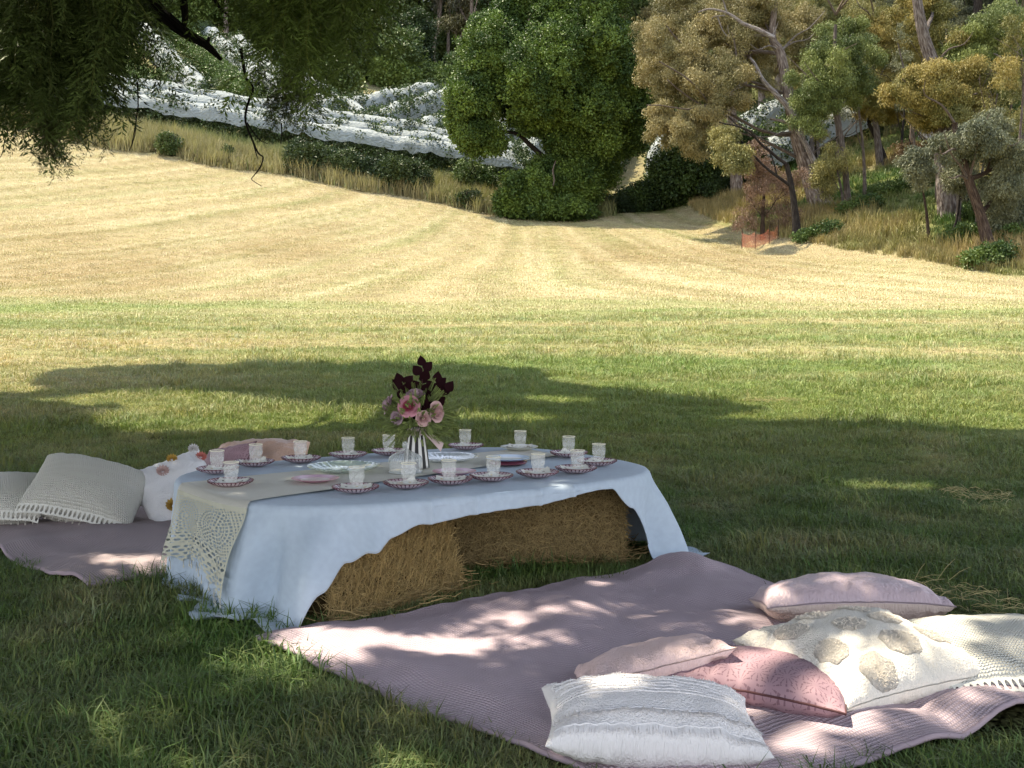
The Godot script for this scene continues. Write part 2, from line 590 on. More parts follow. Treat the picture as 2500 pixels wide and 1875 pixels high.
func build_grass() -> void:
	var gm := leaf_mat(Color(0.10, 0.16, 0.02), 0.6)
	var kinds := [tuft(1, 30, 0.075, 0.045, 0.0034, 0.8, gm), tuft(2, 26, 0.085, 0.055, 0.0036, 1.0, gm), tuft(3, 24, 0.06, 0.036, 0.0032, 1.2, gm), tuft(4, 10, 0.05, 0.085, 0.004, 0.9, gm), tuft(13, 34, 0.10, 0.026, 0.003, 1.7, gm)]
	var its := [Inst.new(), Inst.new(), Inst.new(), Inst.new(), Inst.new()]
	R.seed = 77
	# close lawn in the shade
	for zone in [[2.6, 7.0, 800], [7.0, 11.0, 520], [11.0, 17.0, 300], [17.0, 26.0, 110]]:
		var u0: float = zone[0]
		var u1: float = zone[1]
		var w0 := u0 * 0.50 + 0.6
		var w1 := u1 * 0.50 + 0.6
		var n := int((w0 + w1) * (u1 - u0) * float(zone[2]))
		for i in n:
			var u := lerpf(u0, u1, R.randf())
			var x := R.randf_range(-1, 1) * (u * 0.50 + 0.6)
			if covered(x, u):
				continue
			var d := dryness(x, u)
			var lush := NA.get_noise_2d(x * 7.0 + 13.0, u * 7.0)
			if u < 9.0 and lush < -0.22 and R.randf() < 0.75:
				d = maxf(d, 0.55)
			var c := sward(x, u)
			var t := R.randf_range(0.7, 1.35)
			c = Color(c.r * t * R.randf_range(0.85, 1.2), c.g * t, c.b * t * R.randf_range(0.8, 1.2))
			var k := R.randi_range(0, 2)
			if d > 0.45 and R.randf() < 0.6:
				k = 4
			elif lush > 0.05 and R.randf() < 0.22:
				k = 3
			var s := R.randf_range(0.75, 1.25) * (1.0 + 0.5 * lush) * (1.0 + clampf((u - 8.0) * 0.03, 0, 0.35))
			var b := Basis(Vector3.UP, R.randf() * TAU).scaled(Vector3(s * 1.1, s, s * 1.1))
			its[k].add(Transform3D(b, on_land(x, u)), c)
	var root := thing("lawn", "grass of the shaded lawn and the near meadow", "grass")
	root.set_meta("kind", "stuff")
	for k in 5:
		root.add_child(its[k].node("grass_blades", kinds[k]), true)
	# the mown hill: short dry stubble and loose hay, in coarser tufts
	var st := [tuft(21, 40, 0.32, 0.045, 0.010, 1.8, gm), tuft(22, 34, 0.36, 0.06, 0.012, 1.2, gm)]
	var si := [Inst.new(), Inst.new()]
	for i in 42000:
		var u := sqrt(lerpf(24.0 * 24.0, 62.0 * 62.0, R.randf()))
		var x := R.randf_range(-0.52, 0.52) * u
		if x > field_right(u) + 0.5 or u > 61.0:
			continue
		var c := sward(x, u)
		var t := R.randf_range(0.8, 1.3)
		c = Color(c.r * t, c.g * t * R.randf_range(0.94, 1.06), c.b * t)
		var s := R.randf_range(0.6, 1.1)
		si[i % 2].add(Transform3D(Basis(Vector3.UP, R.randf() * TAU).scaled(Vector3(s, s, s)), on_land(x, u)), c)
	var hay := thing("hay_stubble", "mown straw stubble striping the sunlit hillside", "stubble")
	hay.set_meta("kind", "stuff")
	for k in 2:
		hay.add_child(si[k].node("stubble_blades", st[k]), true)
	# tall seeding grass along the far left edge and through the wood
	var tall := [tuft(31, 30, 0.30, 0.75, 0.03, 0.45, gm), tuft(32, 30, 0.34, 0.42, 0.035, 0.7, gm)]
	var tl := [Inst.new(), Inst.new()]
	for i in 5200:
		var x := R.randf_range(-34, 5)
		var u := 60.4 + R.randf() * 6.0 + 0.4 * sin(x)
		var t := R.randf_range(0.75, 1.25)
		var c := Color(0.34, 0.29, 0.14).lerp(Color(0.15, 0.17, 0.06), clampf(0.35 + 1.3 * NA.get_noise_2d(x * 1.2, u * 1.2) + (u - 63.0) * 0.08, 0, 1))
		var s := R.randf_range(0.7, 1.3)
		tl[0 if R.randf() < 0.7 else 1].add(Transform3D(Basis(Vector3.UP, R.randf() * TAU).scaled(Vector3(s, s, s)), on_land(x, u)), Color(c.r * t, c.g * t, c.b * t))
	var tg := thing("tall_grass", "strip of tall seeding grass between the mown field and the vines", "grass")
	tg.set_meta("kind", "stuff")
	for k in 2:
		tg.add_child(tl[k].node("grass_blades", tall[k]), true)
	var wl := [Inst.new(), Inst.new()]
	for i in 7000:
		var u := R.randf_range(30, 72)
		var x := field_right(u) + 0.3 + R.randf() * R.randf() * 22.0
		var dd := clampf(0.38 + 1.7 * NA.get_noise_2d(x * 1.1 + 90.0, u * 1.1), 0, 1)
		if u > 53.0 and x < 14.0:
			dd = maxf(dd, 0.8)
		var c := Color(0.085, 0.135, 0.03).lerp(Color(0.40, 0.29, 0.12), dd)
		var t := R.randf_range(0.7, 1.3)
		var s := R.randf_range(0.35, 0.85) * (0.7 if x < field_right(u) + 1.5 else 1.0)
		wl[0 if dd > 0.5 else 1].add(Transform3D(Basis(Vector3.UP, R.randf() * TAU).scaled(Vector3(s, s, s)), on_land(x, u)), Color(c.r * t, c.g * t, c.b * t))
	var wg := thing("woodland_grass", "dry and green undergrowth on the bank under the gum trees", "undergrowth")
	wg.set_meta("kind", "stuff")
	for k in 2:
		wg.add_child(wl[k].node("grass_blades", tall[k]), true)

# ------------------------------------------------------------------ the shade tree the picnic lies under
func build_shade_tree() -> void:
	var lm := leaf_mat(Color(0.05, 0.075, 0.012), 0.5)
	var sp := [spray(41, 0.62, 15, lm), spray(42, 0.8, 19, lm), spray(43, 0.5, 13, lm)]
	var wide := [spray(44, 0.62, 15, lm, 2.6), spray(45, 0.8, 19, lm, 2.6), spray(46, 0.5, 13, lm, 2.6)]
	var roof := [Inst.new(), Inst.new(), Inst.new()]
	var root := thing("shade_tree", "dark narrow-leaved tree hanging over the picnic from the upper left", "tree", Vector3(-6.4, 0, -2.0))
	var base := root.position
	var bark: Material = M.bark_dark
	R.seed = 410
	var m := MB.new()
	m.tube(smooth_path([Vector3(0, -.2, 0), Vector3(.1, 1.2, -.1), Vector3(.5, 2.6, -.5), Vector3(1.0, 4.2, -1.2), Vector3(1.6, 6.5, -2.0)], 4), smooth_radii([.48, .34, .30, .27, .2], 4), 12, 0.5)
	part("trunk", m.mesh(bark), root)
	var lb := MB.new()
	for e in [[Vector3(1.0, 4.0, -1.1), Vector3(4.2, 5.2, -5.2), Vector3(6.0, 5.9, -9.5), .16], [Vector3(.7, 3.2, -.8), Vector3(1.6, 5.1, -7.0), Vector3(2.4, 6.0, -12.0), .15], [Vector3(1.2, 4.6, -1.4), Vector3(6.5, 6.0, -2.5), Vector3(12.0, 6.6, -4.0), .17], [Vector3(1.4, 5.4, -1.7), Vector3(-.5, 6.6, -6.0), Vector3(-2.0, 7.2, -11.0), .12], [Vector3(1.6, 6.3, -2.0), Vector3(4.0, 8.2, -4.0), Vector3(8.0, 9.0, -9.0), .12]]:
		var a: Vector3 = e[0]
		lb.tube(smooth_path([a, a.lerp(e[1], 0.5) + Vector3(0, .25, 0), e[1], e[2]], 4), smooth_radii([e[3], e[3] * .75, e[3] * .5, .03], 4), 8, 0.5, false)
	# the limb that reaches down into view, with its broken stub, and bare hanging twigs
	var L := 8.4
	lb.tube(smooth_path([spot(240, -260, L) - base, spot(350, -20, L) - base, spot(440, 72, L) - base, spot(500, 108, L) - base, spot(540, 146, L) - base], 4), smooth_radii([.085, .06, .042, .03, .012], 4), 7, 0.8)
	lb.tube(smooth_path([spot(420, -160, L) - base, spot(445, -10, L) - base, spot(452, 40, L) - base, spot(447, 74, L) - base], 4), smooth_radii([.05, .03, .022, .015], 4), 6, 0.8)
	lb.tube([spot(505, 110, L) - base, spot(510, 92, L) - base, spot(514, 90, L) - base], [.016, .012, .004], 5, 0.8)
	lb.tube(smooth_path([spot(500, -60, L) - base, spot(530, 10, L) - base, spot(560, 40, L) - base], 3), smooth_radii([.02, .012, .006], 3), 5, 0.8)
	for tw in [[[590, 120], [600, 190], [618, 215], [604, 260], [602, 300], [618, 345], [628, 372], [643, 385], [638, 410], [618, 428], [617, 440], [640, 455]], [[619, 350], [626, 372], [629, 388]], [[604, 300], [630, 338], [655, 352]], [[-5, 300], [14, 320], [17, 345], [3, 372], [0, 395]], [[332, 200], [334, 260], [333, 310], [324, 350]], [[331, 280], [327, 330], [320, 370]], [[117, 330], [122, 360], [130, 385]], [[686, 300], [687, 325], [686, 345]]]:
		var pp := []
		var rr := []
		for i in tw.size():
			pp.append(spot(tw[i][0], tw[i][1], L) - base + Vector3(0, 0, R.randf_range(-.04, .04)))
			rr.append(lerpf(0.011 if tw.size() > 8 else 0.006, 0.0022, float(i) / (tw.size() - 1)))
		lb.tube(smooth_path(pp, 3), smooth_radii(rr, 3), 5, 1.0)
	part("limbs", lb.mesh(bark), root)
	var its := [Inst.new(), Inst.new(), Inst.new()]
	# the canopy: leaves wherever their shade falls within the shaded part of the meadow, with gaps that let patches of sun through
	var shade := PackedVector2Array([Vector2(-9, -5), Vector2(9, -5), Vector2(11, 3), Vector2(9.5, 9.6), Vector2(4.6, 11.2), Vector2(2.6, 11.8), Vector2(1.75, 11.9), Vector2(2.6, 12.6), Vector2(1.5, 13.8), Vector2(0.5, 14.5), Vector2(0.25, 15.8), Vector2(-0.4, 16.1), Vector2(-2.4, 16.3), Vector2(-4.7, 16.5), Vector2(-6.0, 16.0), Vector2(-5.6, 14.6), Vector2(-4.9, 13.9), Vector2(-5.9, 13.8), Vector2(-7.5, 13.6), Vector2(-9.5, 10), Vector2(-11, 4)])
	var gaps := [[-2.9, 11.95, 1.2, 1.0], [-3.9, 13.2, 1.2, .5], [-1.6, 12.1, .35, .55], [-0.1, 11.9, .55, .3], [.55, 13.2, .4, .2], [-0.2, 4.40, .42, .11], [.45, 4.62, .20, .05], [.85, 4.75, .08, .06], [.40, 3.36, .26, .05], [.98, 3.60, .20, .09], [1.24, 3.86, .12, .06], [1.58, 3.95, .22, .14], [1.1, 4.70, .16, .05], [-.85, 4.2, .28, .11], [-.9, 3.3, .15, .07], [-1.85, 5.85, .14, .06], [-1.6, 6.05, .1, .05], [-2.05, 6.05, .08, .05], [-1.95, 7.05, .28, .2], [-1.5, 7.45, .2, .14], [-.15, 7.2, .4, .14], [2.6, 8.5, .3, .16], [3.4, 6.4, .25, .12], [2.4, 5.6, .2, .1], [2.2, 3.2, .22, .1]]
	var lens_ := [0.62, 0.8, 0.5]
	for n in 36000:
		var fine := n > 20000
		var g := Vector2(R.randf_range(-11, 11), R.randf_range(-5, 16.6)) if not fine else Vector2(R.randf_range(-7, 7), R.randf_range(9.5, 16.6))
		var h := R.randf_range(5.2, 7.6) + clampf((g.y - 8.0) * 0.22, 0, 2.0)
		var gy := land(g.x, g.y)
		var s := R.randf_range(0.75, 1.25) if not fine else R.randf_range(0.4, 0.7)
		var bs := (Basis(Vector3.UP, R.randf() * TAU) * Basis(rdir(), R.randf_range(0.2, 1.2))).scaled(Vector3(s, s, s))
		var p := Vector3(g.x, gy, -g.y) + sun_dir * ((h - gy) / sun_dir.y) - bs * Vector3(0, -lens_[n % 3] * 0.5, 0)
		if p.z < 0 and (p.y - 0.7 - CAM_H) / -p.z < 0.262 and absf(p.x) < -p.z * 0.5:
			continue
		# where the shade of its root, middle and tip falls
		var ok := true
		for f in [0.0, 0.5, 1.0]:
			var q := p + bs * Vector3(0, -lens_[n % 3] * f, 0)
			var down := q - sun_dir * ((q.y - gy) / sun_dir.y)
			var gg := Vector2(down.x, -down.z)
			var edge := 0.10 + 0.12 * NB.get_noise_2d(gg.x * 6.0, gg.y * 6.0)
			if not Geometry2D.is_point_in_polygon(gg + Vector2(0, edge), shade):
				ok = false
				break
			for q2 in gaps:
				var dx: float = (gg.x - q2[0]) / (q2[2] + 0.07)
				var dy: float = (gg.y - q2[1]) / (q2[3] + 0.07)
				if dx * dx + dy * dy < 1.0:
					ok = false
					break
			if not ok:
				break
		if not ok:
			continue
		var t := R.randf_range(0.7, 1.2)
		roof[n % 3].add(Transform3D(bs, p - base), Color(0.085 * t, 0.105 * t, 0.03 * t))
	# the boughs that hang into view on the left
	for i in 980:
		var left := R.randf() < 0.56
		var u := R.randf_range(6.8, 9.6)
		var px := R.randf_range(-120, 325) if left else R.randf_range(575, 985)
		var low := 0.0
		if left:
			low = 268.0 - 0.25 * absf(px - 90.0) + 26.0 * sin(px * 0.055) if px < 250 else lerpf(205.0, 120.0, (px - 250.0) / 130.0) + 20.0 * sin(px * 0.1)
		else:
			low = lerpf(60, 140, clampf((px - 560.0) / 110.0, 0, 1)) if px < 670 else lerpf(170, -50, pow((px - 670.0) / 315.0, 2.2))
			low += 18.0 * sin(px * 0.07)
		var py := low - 240.0 * 1.0 - absf(R.randfn(0, 190.0)) + 0.0
		if R.randf() < 0.24:
			py = low - 235.0 - R.randf() * 60.0
		if not left and px < 640 and R.randf() < 0.5:
			continue
		var s := R.randf_range(0.65, 1.15)
		var p := spot(px, py + 20.0, u) - base
		var t := R.randf_range(0.6, 1.25)
		var c := Color(0.10 * t, 0.14 * t, 0.038 * t) if left else Color(0.135 * t, 0.19 * t, 0.042 * t)
		its[i % 3].add(Transform3D(Basis(Vector3.UP, R.randf() * TAU) * Basis(Vector3.RIGHT, R.randf_range(-.35, .35)).scaled(Vector3(s, s, s)), p), c)
	# single sprays: the low tail on the left, the small bunch hanging in the middle
	for e in [[130, 275, 20, 60, 22], [95, 230, 70, 40, 26], [210, 250, 25, 50, 16], [150, 215, 50, 50, 22], [690, 205, 34, 26, 22], [735, 170, 50, 40, 20], [640, 165, 20, 20, 8]]:
		for i in int(e[4]):
			var s := R.randf_range(0.28, 0.5)
			var p := spot(e[0] + R.randfn(0, 0.6) * e[2], e[1] + R.randfn(0, 0.6) * e[3], L + R.randf_range(-.15, .15)) - base
			var t := R.randf_range(0.7, 1.2)
			its[i % 3].add(Transform3D(Basis(Vector3.UP, R.randf() * TAU) * Basis(Vector3.RIGHT, R.randf_range(-.3, .3)).scaled(Vector3(s, s * 1.1, s)), p), Color(0.085 * t, 0.10 * t, 0.03 * t))
	for k in 3:
		root.add_child(its[k].node("foliage", sp[k]), true)
		root.add_child(roof[k].node("canopy", wide[k]), true)

# ------------------------------------------------------------------ the far side: vines under nets, hedges, trees
func vine_row(label: String, ctrl: Array, w: float, h: float, netted: bool, seed_: int, low := 0.35) -> void:
	# ctrl: [x, u] along the row
	R.seed = seed_
	var line := []
	for c in ctrl:
		line.append(on_land(c[0], c[1]))
	line = smooth_path(line, 10)
	var path := []
	for i in line.size() - 1:
		var seg: Vector3 = line[i + 1] - line[i]
		var k := maxi(1, int(seg.length() / 0.33))
		for j in k:
			var p: Vector3 = line[i].lerp(line[i + 1], float(j) / k)
			path.append(Vector3(p.x, land(p.x, -p.z), p.z))
	var base: Vector3 = path[path.size() / 2]
	var o := thing("vine_row", label, "vine row", base, Basis.IDENTITY, "vine rows on the slope behind the field")
	var n := path.size()
	if netted:
		var m := MB.new()
		var pts := PackedVector3Array()
		var rows := 17
		for i in n:
			var t: Vector3 = (path[mini(i + 1, n - 1)] - path[maxi(i - 1, 0)]).normalized()
			var s := Vector3(-t.z, 0, t.x).normalized()
			var run := i * 0.33
			var sag := 0.16 * absf(sin(run * 0.52 + seed_)) + 0.10 * NB.get_noise_2d(run * 4.0, seed_ * 9.0)
			var end := minf(1.0, minf(i, n - 1 - i) / 3.0 + 0.25)
			for j in rows:
				var a := PI * (j / float(rows - 1))
				var e := pow(sin(a), 0.75)
				var wr := 0.10 * NB.get_noise_2d(run * 9.0 + j * 2.0, seed_ * 5.0 + j * 3.0) + 0.13 * (0.5 - absf(sin(run * 1.35 + 2.5 * NB.get_noise_1d(run * 1.6 + seed_ * 40.0) + (j - 8) * 0.05))) * (0.4 + 0.6 * absf(cos(a)))
				var hh := low + (h - low) * (e * (1.0 - sag) + wr) * end
				var skirt := 0.22 * NB.get_noise_2d(run * 5.0, seed_ * 3.0 + 40.0 * signf(a - 1.57)) if j == 0 or j == rows - 1 else 0.0
				pts.append(path[i] - base + s * (-cos(a)) * w * 0.5 * (0.9 + 1.0 * wr) + Vector3(0, maxf(hh + skirt, 0.05), 0))
		m.grid(pts, rows, n, false, 1.2, n * 0.33 / 3.5)
		part("net", m.mesh(M.net), o)
	var it := Inst.new()
	for i in n * (11 if netted else 7):
		var p: Vector3 = path[R.randi_range(0, n - 1)] - base
		var q := p + Vector3(R.randf_range(-.5, .5) * w * (0.8 if netted else 0.9), R.randf_range(0.1, h * 0.86 if netted else h), R.randf_range(-.5, .5) * w * 0.8)
		var t := R.randf_range(0.6, 1.4)
		var c := Color(0.055 * t, 0.08 * t, 0.025 * t) if netted else Color(0.09 * t, 0.13 * t, 0.03 * t)
		it.add(Transform3D(rbasis(R.randf_range(0.45, 0.8)), q), c)
	o.add_child(it.node("foliage", M.cl_leaf), true)

func bush(called: String, label: String, x: float, u: float, w: float, h: float, d: float, n: int, size: float, ca: Color, cb: Color, seed_: int, cl: Mesh, lumps := 5, group := "") -> void:
	R.seed = seed_
	var o := thing(called, label, "bush" if called != "hedge" else "hedge", on_land(x, u), Basis.IDENTITY, group)
	var sm := MB.new()
	for i in 5:
		grow(sm, Vector3(R.randf_range(-.25, .25) * w, -0.1, R.randf_range(-.2, .2) * d), Vector3(R.randf_range(-.5, .5), 1, R.randf_range(-.4, .4)).normalized(), h * 0.6, 0.035 + 0.012 * h, 1, [], 0.3)
	part("stems", sm.mesh(M.bark_dark), o).set_meta("kind", "stuff")
	var blobs := []
	for i in lumps:
		var f := (i + 0.5) / lumps - 0.5
		var hh := h * R.randf_range(0.75, 1.0)
		var bx := f * w * 0.78 + R.randf_range(-.05, .05) * w
		blobs.append([Vector3(bx, land(x + bx, u) - land(x, u) + hh * 0.48, R.randf_range(-.15, .15) * d), Vector3(maxf(w / lumps * 0.85, h * 0.3), hh * 0.52, d * 0.5), int(n / lumps)])
	crown("foliage", o, cl, blobs, size, ca, cb)

func build_far() -> void:
	# ---- vines
	var names_ := ["white netted vine row nearest the mown field, running along its far edge", "second netted vine row behind the field edge, parallel to the nearest", "third netted vine row from the field edge, sagging between its posts"]
	for k in 3:
		vine_row(names_[k], [[-40, 66.5 + 3.4 * k], [-24, 67.5 + 3.4 * k], [-12, 69.2 + 3.2 * k], [-4, 70.2 + 3.0 * k], [1.0, 70.0 + 3.0 * k]], 1.9, 2.0, true, 11 + k, 0.95)
	vine_row("netted vine row climbing the slope at far left, beside a bare green row", [[-33, 107], [-27, 94], [-21.5, 82], [-19, 78]], 1.5, 2.1, true, 21, 0.5)
	vine_row("green vine row without a net, between white netted rows on the left slope", [[-29.5, 108], [-23.8, 95], [-18.6, 83], [-16, 78]], 1.9, 1.8, false, 22)
	vine_row("tall netted vine row climbing just right of the bare green row", [[-26.9, 107], [-21.5, 95], [-15.8, 82.5], [-13.5, 77.5]], 1.5, 2.2, true, 23, 0.5)
	vine_row("netted vine row second to the right of the bare green row", [[-23.5, 104], [-18.9, 94], [-13.3, 82], [-11.2, 78]], 1.5, 2.1, true, 24, 0.5)
	vine_row("netted vine row ending lowest at the dip in the vineyard", [[-19.5, 100], [-15.6, 91], [-11.2, 82], [-9.2, 78.5]], 1.5, 2.0, true, 25, 0.5)
	vine_row("short green vine row without a net near the left edge of the slope", [[-37, 104], [-31, 92], [-24, 80], [-22.5, 78]], 2.2, 1.7, false, 26)
	vine_row("netted vine row rising to the right, leftmost of those beside the big tree", [[-12.2, 78.5], [-9.6, 86], [-6.6, 95.5], [-6.0, 97]], 1.5, 2.1, true, 31, 0.5)
	vine_row("netted vine row rising steeply to the top of the dry bank", [[-9.2, 76.5], [-7.0, 85], [-4.6, 96], [-3.6, 101]], 1.5, 2.2, true, 32, 0.5)
	vine_row("netted vine row rising behind the left limbs of the big tree", [[-6.2, 75.5], [-4.0, 84], [-1.8, 92]], 1.5, 2.1, true, 33, 0.5)
	vine_row("netted vine row seen through the gap under the big tree's left limb", [[-3.0, 74.5], [-1.0, 82], [1.2, 91]], 1.5, 2.2, true, 34, 0.5)
	vine_row("netted vine row directly behind the trunk of the big tree", [[0.5, 74], [2.6, 82], [4.6, 90]], 1.5, 2.2, true, 35, 0.5)
	vine_row("netted vine row right of the big tree's trunk", [[5.0, 70], [6.6, 78], [8.4, 88]], 1.5, 2.1, true, 36, 0.5)
	vine_row("bulging netted vine row between the big tree and the dark bush", [[8.2, 69], [9.3, 77], [10.6, 88]], 1.5, 2.3, true, 37, 0.5)
	vine_row("netted vine row glimpsed behind the leaning gum", [[12.2, 63], [15.5, 65.5], [20, 67.5], [25, 68]], 2.2, 2.1, true, 41, 0.5)
	vine_row("netted vine row higher up behind the leaning gum", [[13.5, 73.5], [16.5, 75.5], [21, 77]], 2.2, 2.3, true, 42, 0.6)
	vine_row("green unnetted vine row between the two netted rows behind the gums", [[14, 69.5], [19, 71.5], [25, 72.5]], 2.2, 2.0, false, 43)

	# ---- hedge and bushes along the field edge
	var dk := Color(0.022, 0.038, 0.013)
	var md := Color(0.055, 0.085, 0.022)
	bush("hedge", "long dark green hedge at the far edge of the mown field", -7.9, 61.6, 8.2, 1.75, 1.7, 1500, 0.5, Color(0.03, 0.05, 0.02), Color(0.075, 0.10, 0.032), 51, M.cl_leaf, 9)
	bush("shrub", "small upright shrub standing alone in the tall grass at left", -16.9, 60.8, 0.9, 1.25, 0.8, 130, 0.36, Color(0.05, 0.08, 0.02), Color(0.10, 0.13, 0.035), 52, M.cl_leaf, 2)
	bush("shrub", "tiny thin shrub in the tall grass left of the hedge", -14.1, 61.2, 0.6, 0.95, 0.6, 60, 0.3, Color(0.05, 0.08, 0.02), Color(0.10, 0.13, 0.035), 53, M.cl_leaf, 2)
	bush("shrub", "low round shrub between the hedge and the big tree", -2.2, 60.6, 1.1, 1.0, 0.9, 160, 0.36, dk, md, 54, M.cl_leaf, 2)
	bush("bush", "pale leafy young vine between the hedge and the big tree", -1.9, 64.8, 1.9, 1.9, 1.2, 220, 0.45, Color(0.06, 0.10, 0.025), Color(0.13, 0.17, 0.05), 55, M.cl_leaf, 3)
	bush("bush", "green leafy bush poking up through the nets above the hedge", -7.6, 74.0, 2.6, 1.9, 1.4, 240, 0.5, Color(0.06, 0.095, 0.02), Color(0.12, 0.155, 0.04), 56, M.cl_leaf, 3)
	bush("bush", "low dark bush just right of the big tree, in front of the nets", 6.6, 62.0, 2.6, 1.5, 1.4, 420, 0.5, Color(0.025, 0.045, 0.014), Color(0.075, 0.115, 0.026), 69, M.cl_leaf, 3)
	bush("bush", "wide dark bush right of the big tree at the field edge", 9.7, 62.0, 5.2, 3.7, 2.6, 1900, 0.6, Color(0.025, 0.045, 0.014), Color(0.075, 0.115, 0.026), 57, M.cl_leaf, 6)
	bush("bush", "low dark scrub at the right foot of the wide bush", 10.4, 60.8, 2.2, 1.1, 1.0, 300, 0.42, dk, md, 58, M.cl_leaf, 3)
	bush("bush", "low shaded scrub beneath the right side of the big tree", 5.2, 61.6, 2.4, 0.9, 1.0, 240, 0.42, dk, md, 59, M.cl_leaf, 3)

	# ---- slopes above the vines
	var gr0 := Color(0.065, 0.10, 0.026)
	var gr1 := Color(0.16, 0.205, 0.055)
	var k := 0
	for e in [[-14.5, 94, 6, 3.0, "green scrub beside the dry bank above the dip"], [-12.2, 104, 9, 6.5, "rounded green bush on the bank below the column tree"], [-9.6, 102, 3.5, 2.4, "low green scrub on top of the dry bank"], [-6.2, 104, 5, 2.6, "spreading low scrub at the head of the steep row"], [-3.0, 106, 5, 4, "dark scrub behind the left side of the big tree"], [-17, 108, 7, 6, "bushy green tree above the left rows"], [-22, 113, 8, 8, "pale green bushy tree behind the hanging boughs"], [-27, 114, 8, 9, "bright green tree at the top of the left slope"], [-33, 113, 9, 8, "dark green tree at the left end of the slope"], [-39, 110, 9, 7, "dense shrub at the far left of the slope"], [9.5, 96, 6, 4, "green scrub behind the bulging netted row"], [13.5, 88, 6, 5, "bright green bush behind the tawny gum"], [-13.2, 84, 2.4, 1.6, "loose green scrub at the lower end of the left rows"], [1.5, 102, 7, 5, "thicket behind the crown of the big tree"], [-8.2, 122, 9, 9.5, "broad mid green tree on the crest above the column shaped tree"], [-3.2, 127, 9, 10, "broad mid green tree on the crest left of the big tree"], [3.5, 126, 8, 9, "broad green tree on the crest behind the big tree"], [12.6, 118, 8, 10, "tall green tree on the crest right of the big tree"], [-14, 124, 9, 8, "spreading green tree on the crest above the left rows"]]:
		k += 1
		var t := 0.8 + 0.4 * fmod(k * 0.618, 1.0)
		bush("bush", e[4], e[0], e[1], e[2], e[3], e[2] * 0.7, 330 + int(e[2] * 60), 1.0, Color(gr0.r * t, gr0.g * t, gr0.b), Color(gr1.r * t, gr1.g * t, gr1.b), 60 + k, M.cl_leaf, 4)
	# column shaped tree with a lime top
	R.seed = 90
	var cb := on_land(-8.5, 106.5)
	tree("cypress", "small column shaped tree with a lime green top above the vines", "tree", [cb, cb + Vector3(0, 2, 0), cb + Vector3(0, 4, 0)], .2, .08, [], M.bark_dark, M.cl_leaf, Vector3.ONE, 0, 0.8, Color(0.02, 0.035, 0.014), Color(0.05, 0.075, 0.02), false, [[cb + Vector3(0, 2.2, 0), Vector3(1.9, 2.4, 1.9), 300], [cb + Vector3(0.1, 4.6, 0), Vector3(1.7, 1.8, 1.7), 260]])
	build_big_tree()
	build_forest()
	build_gums()

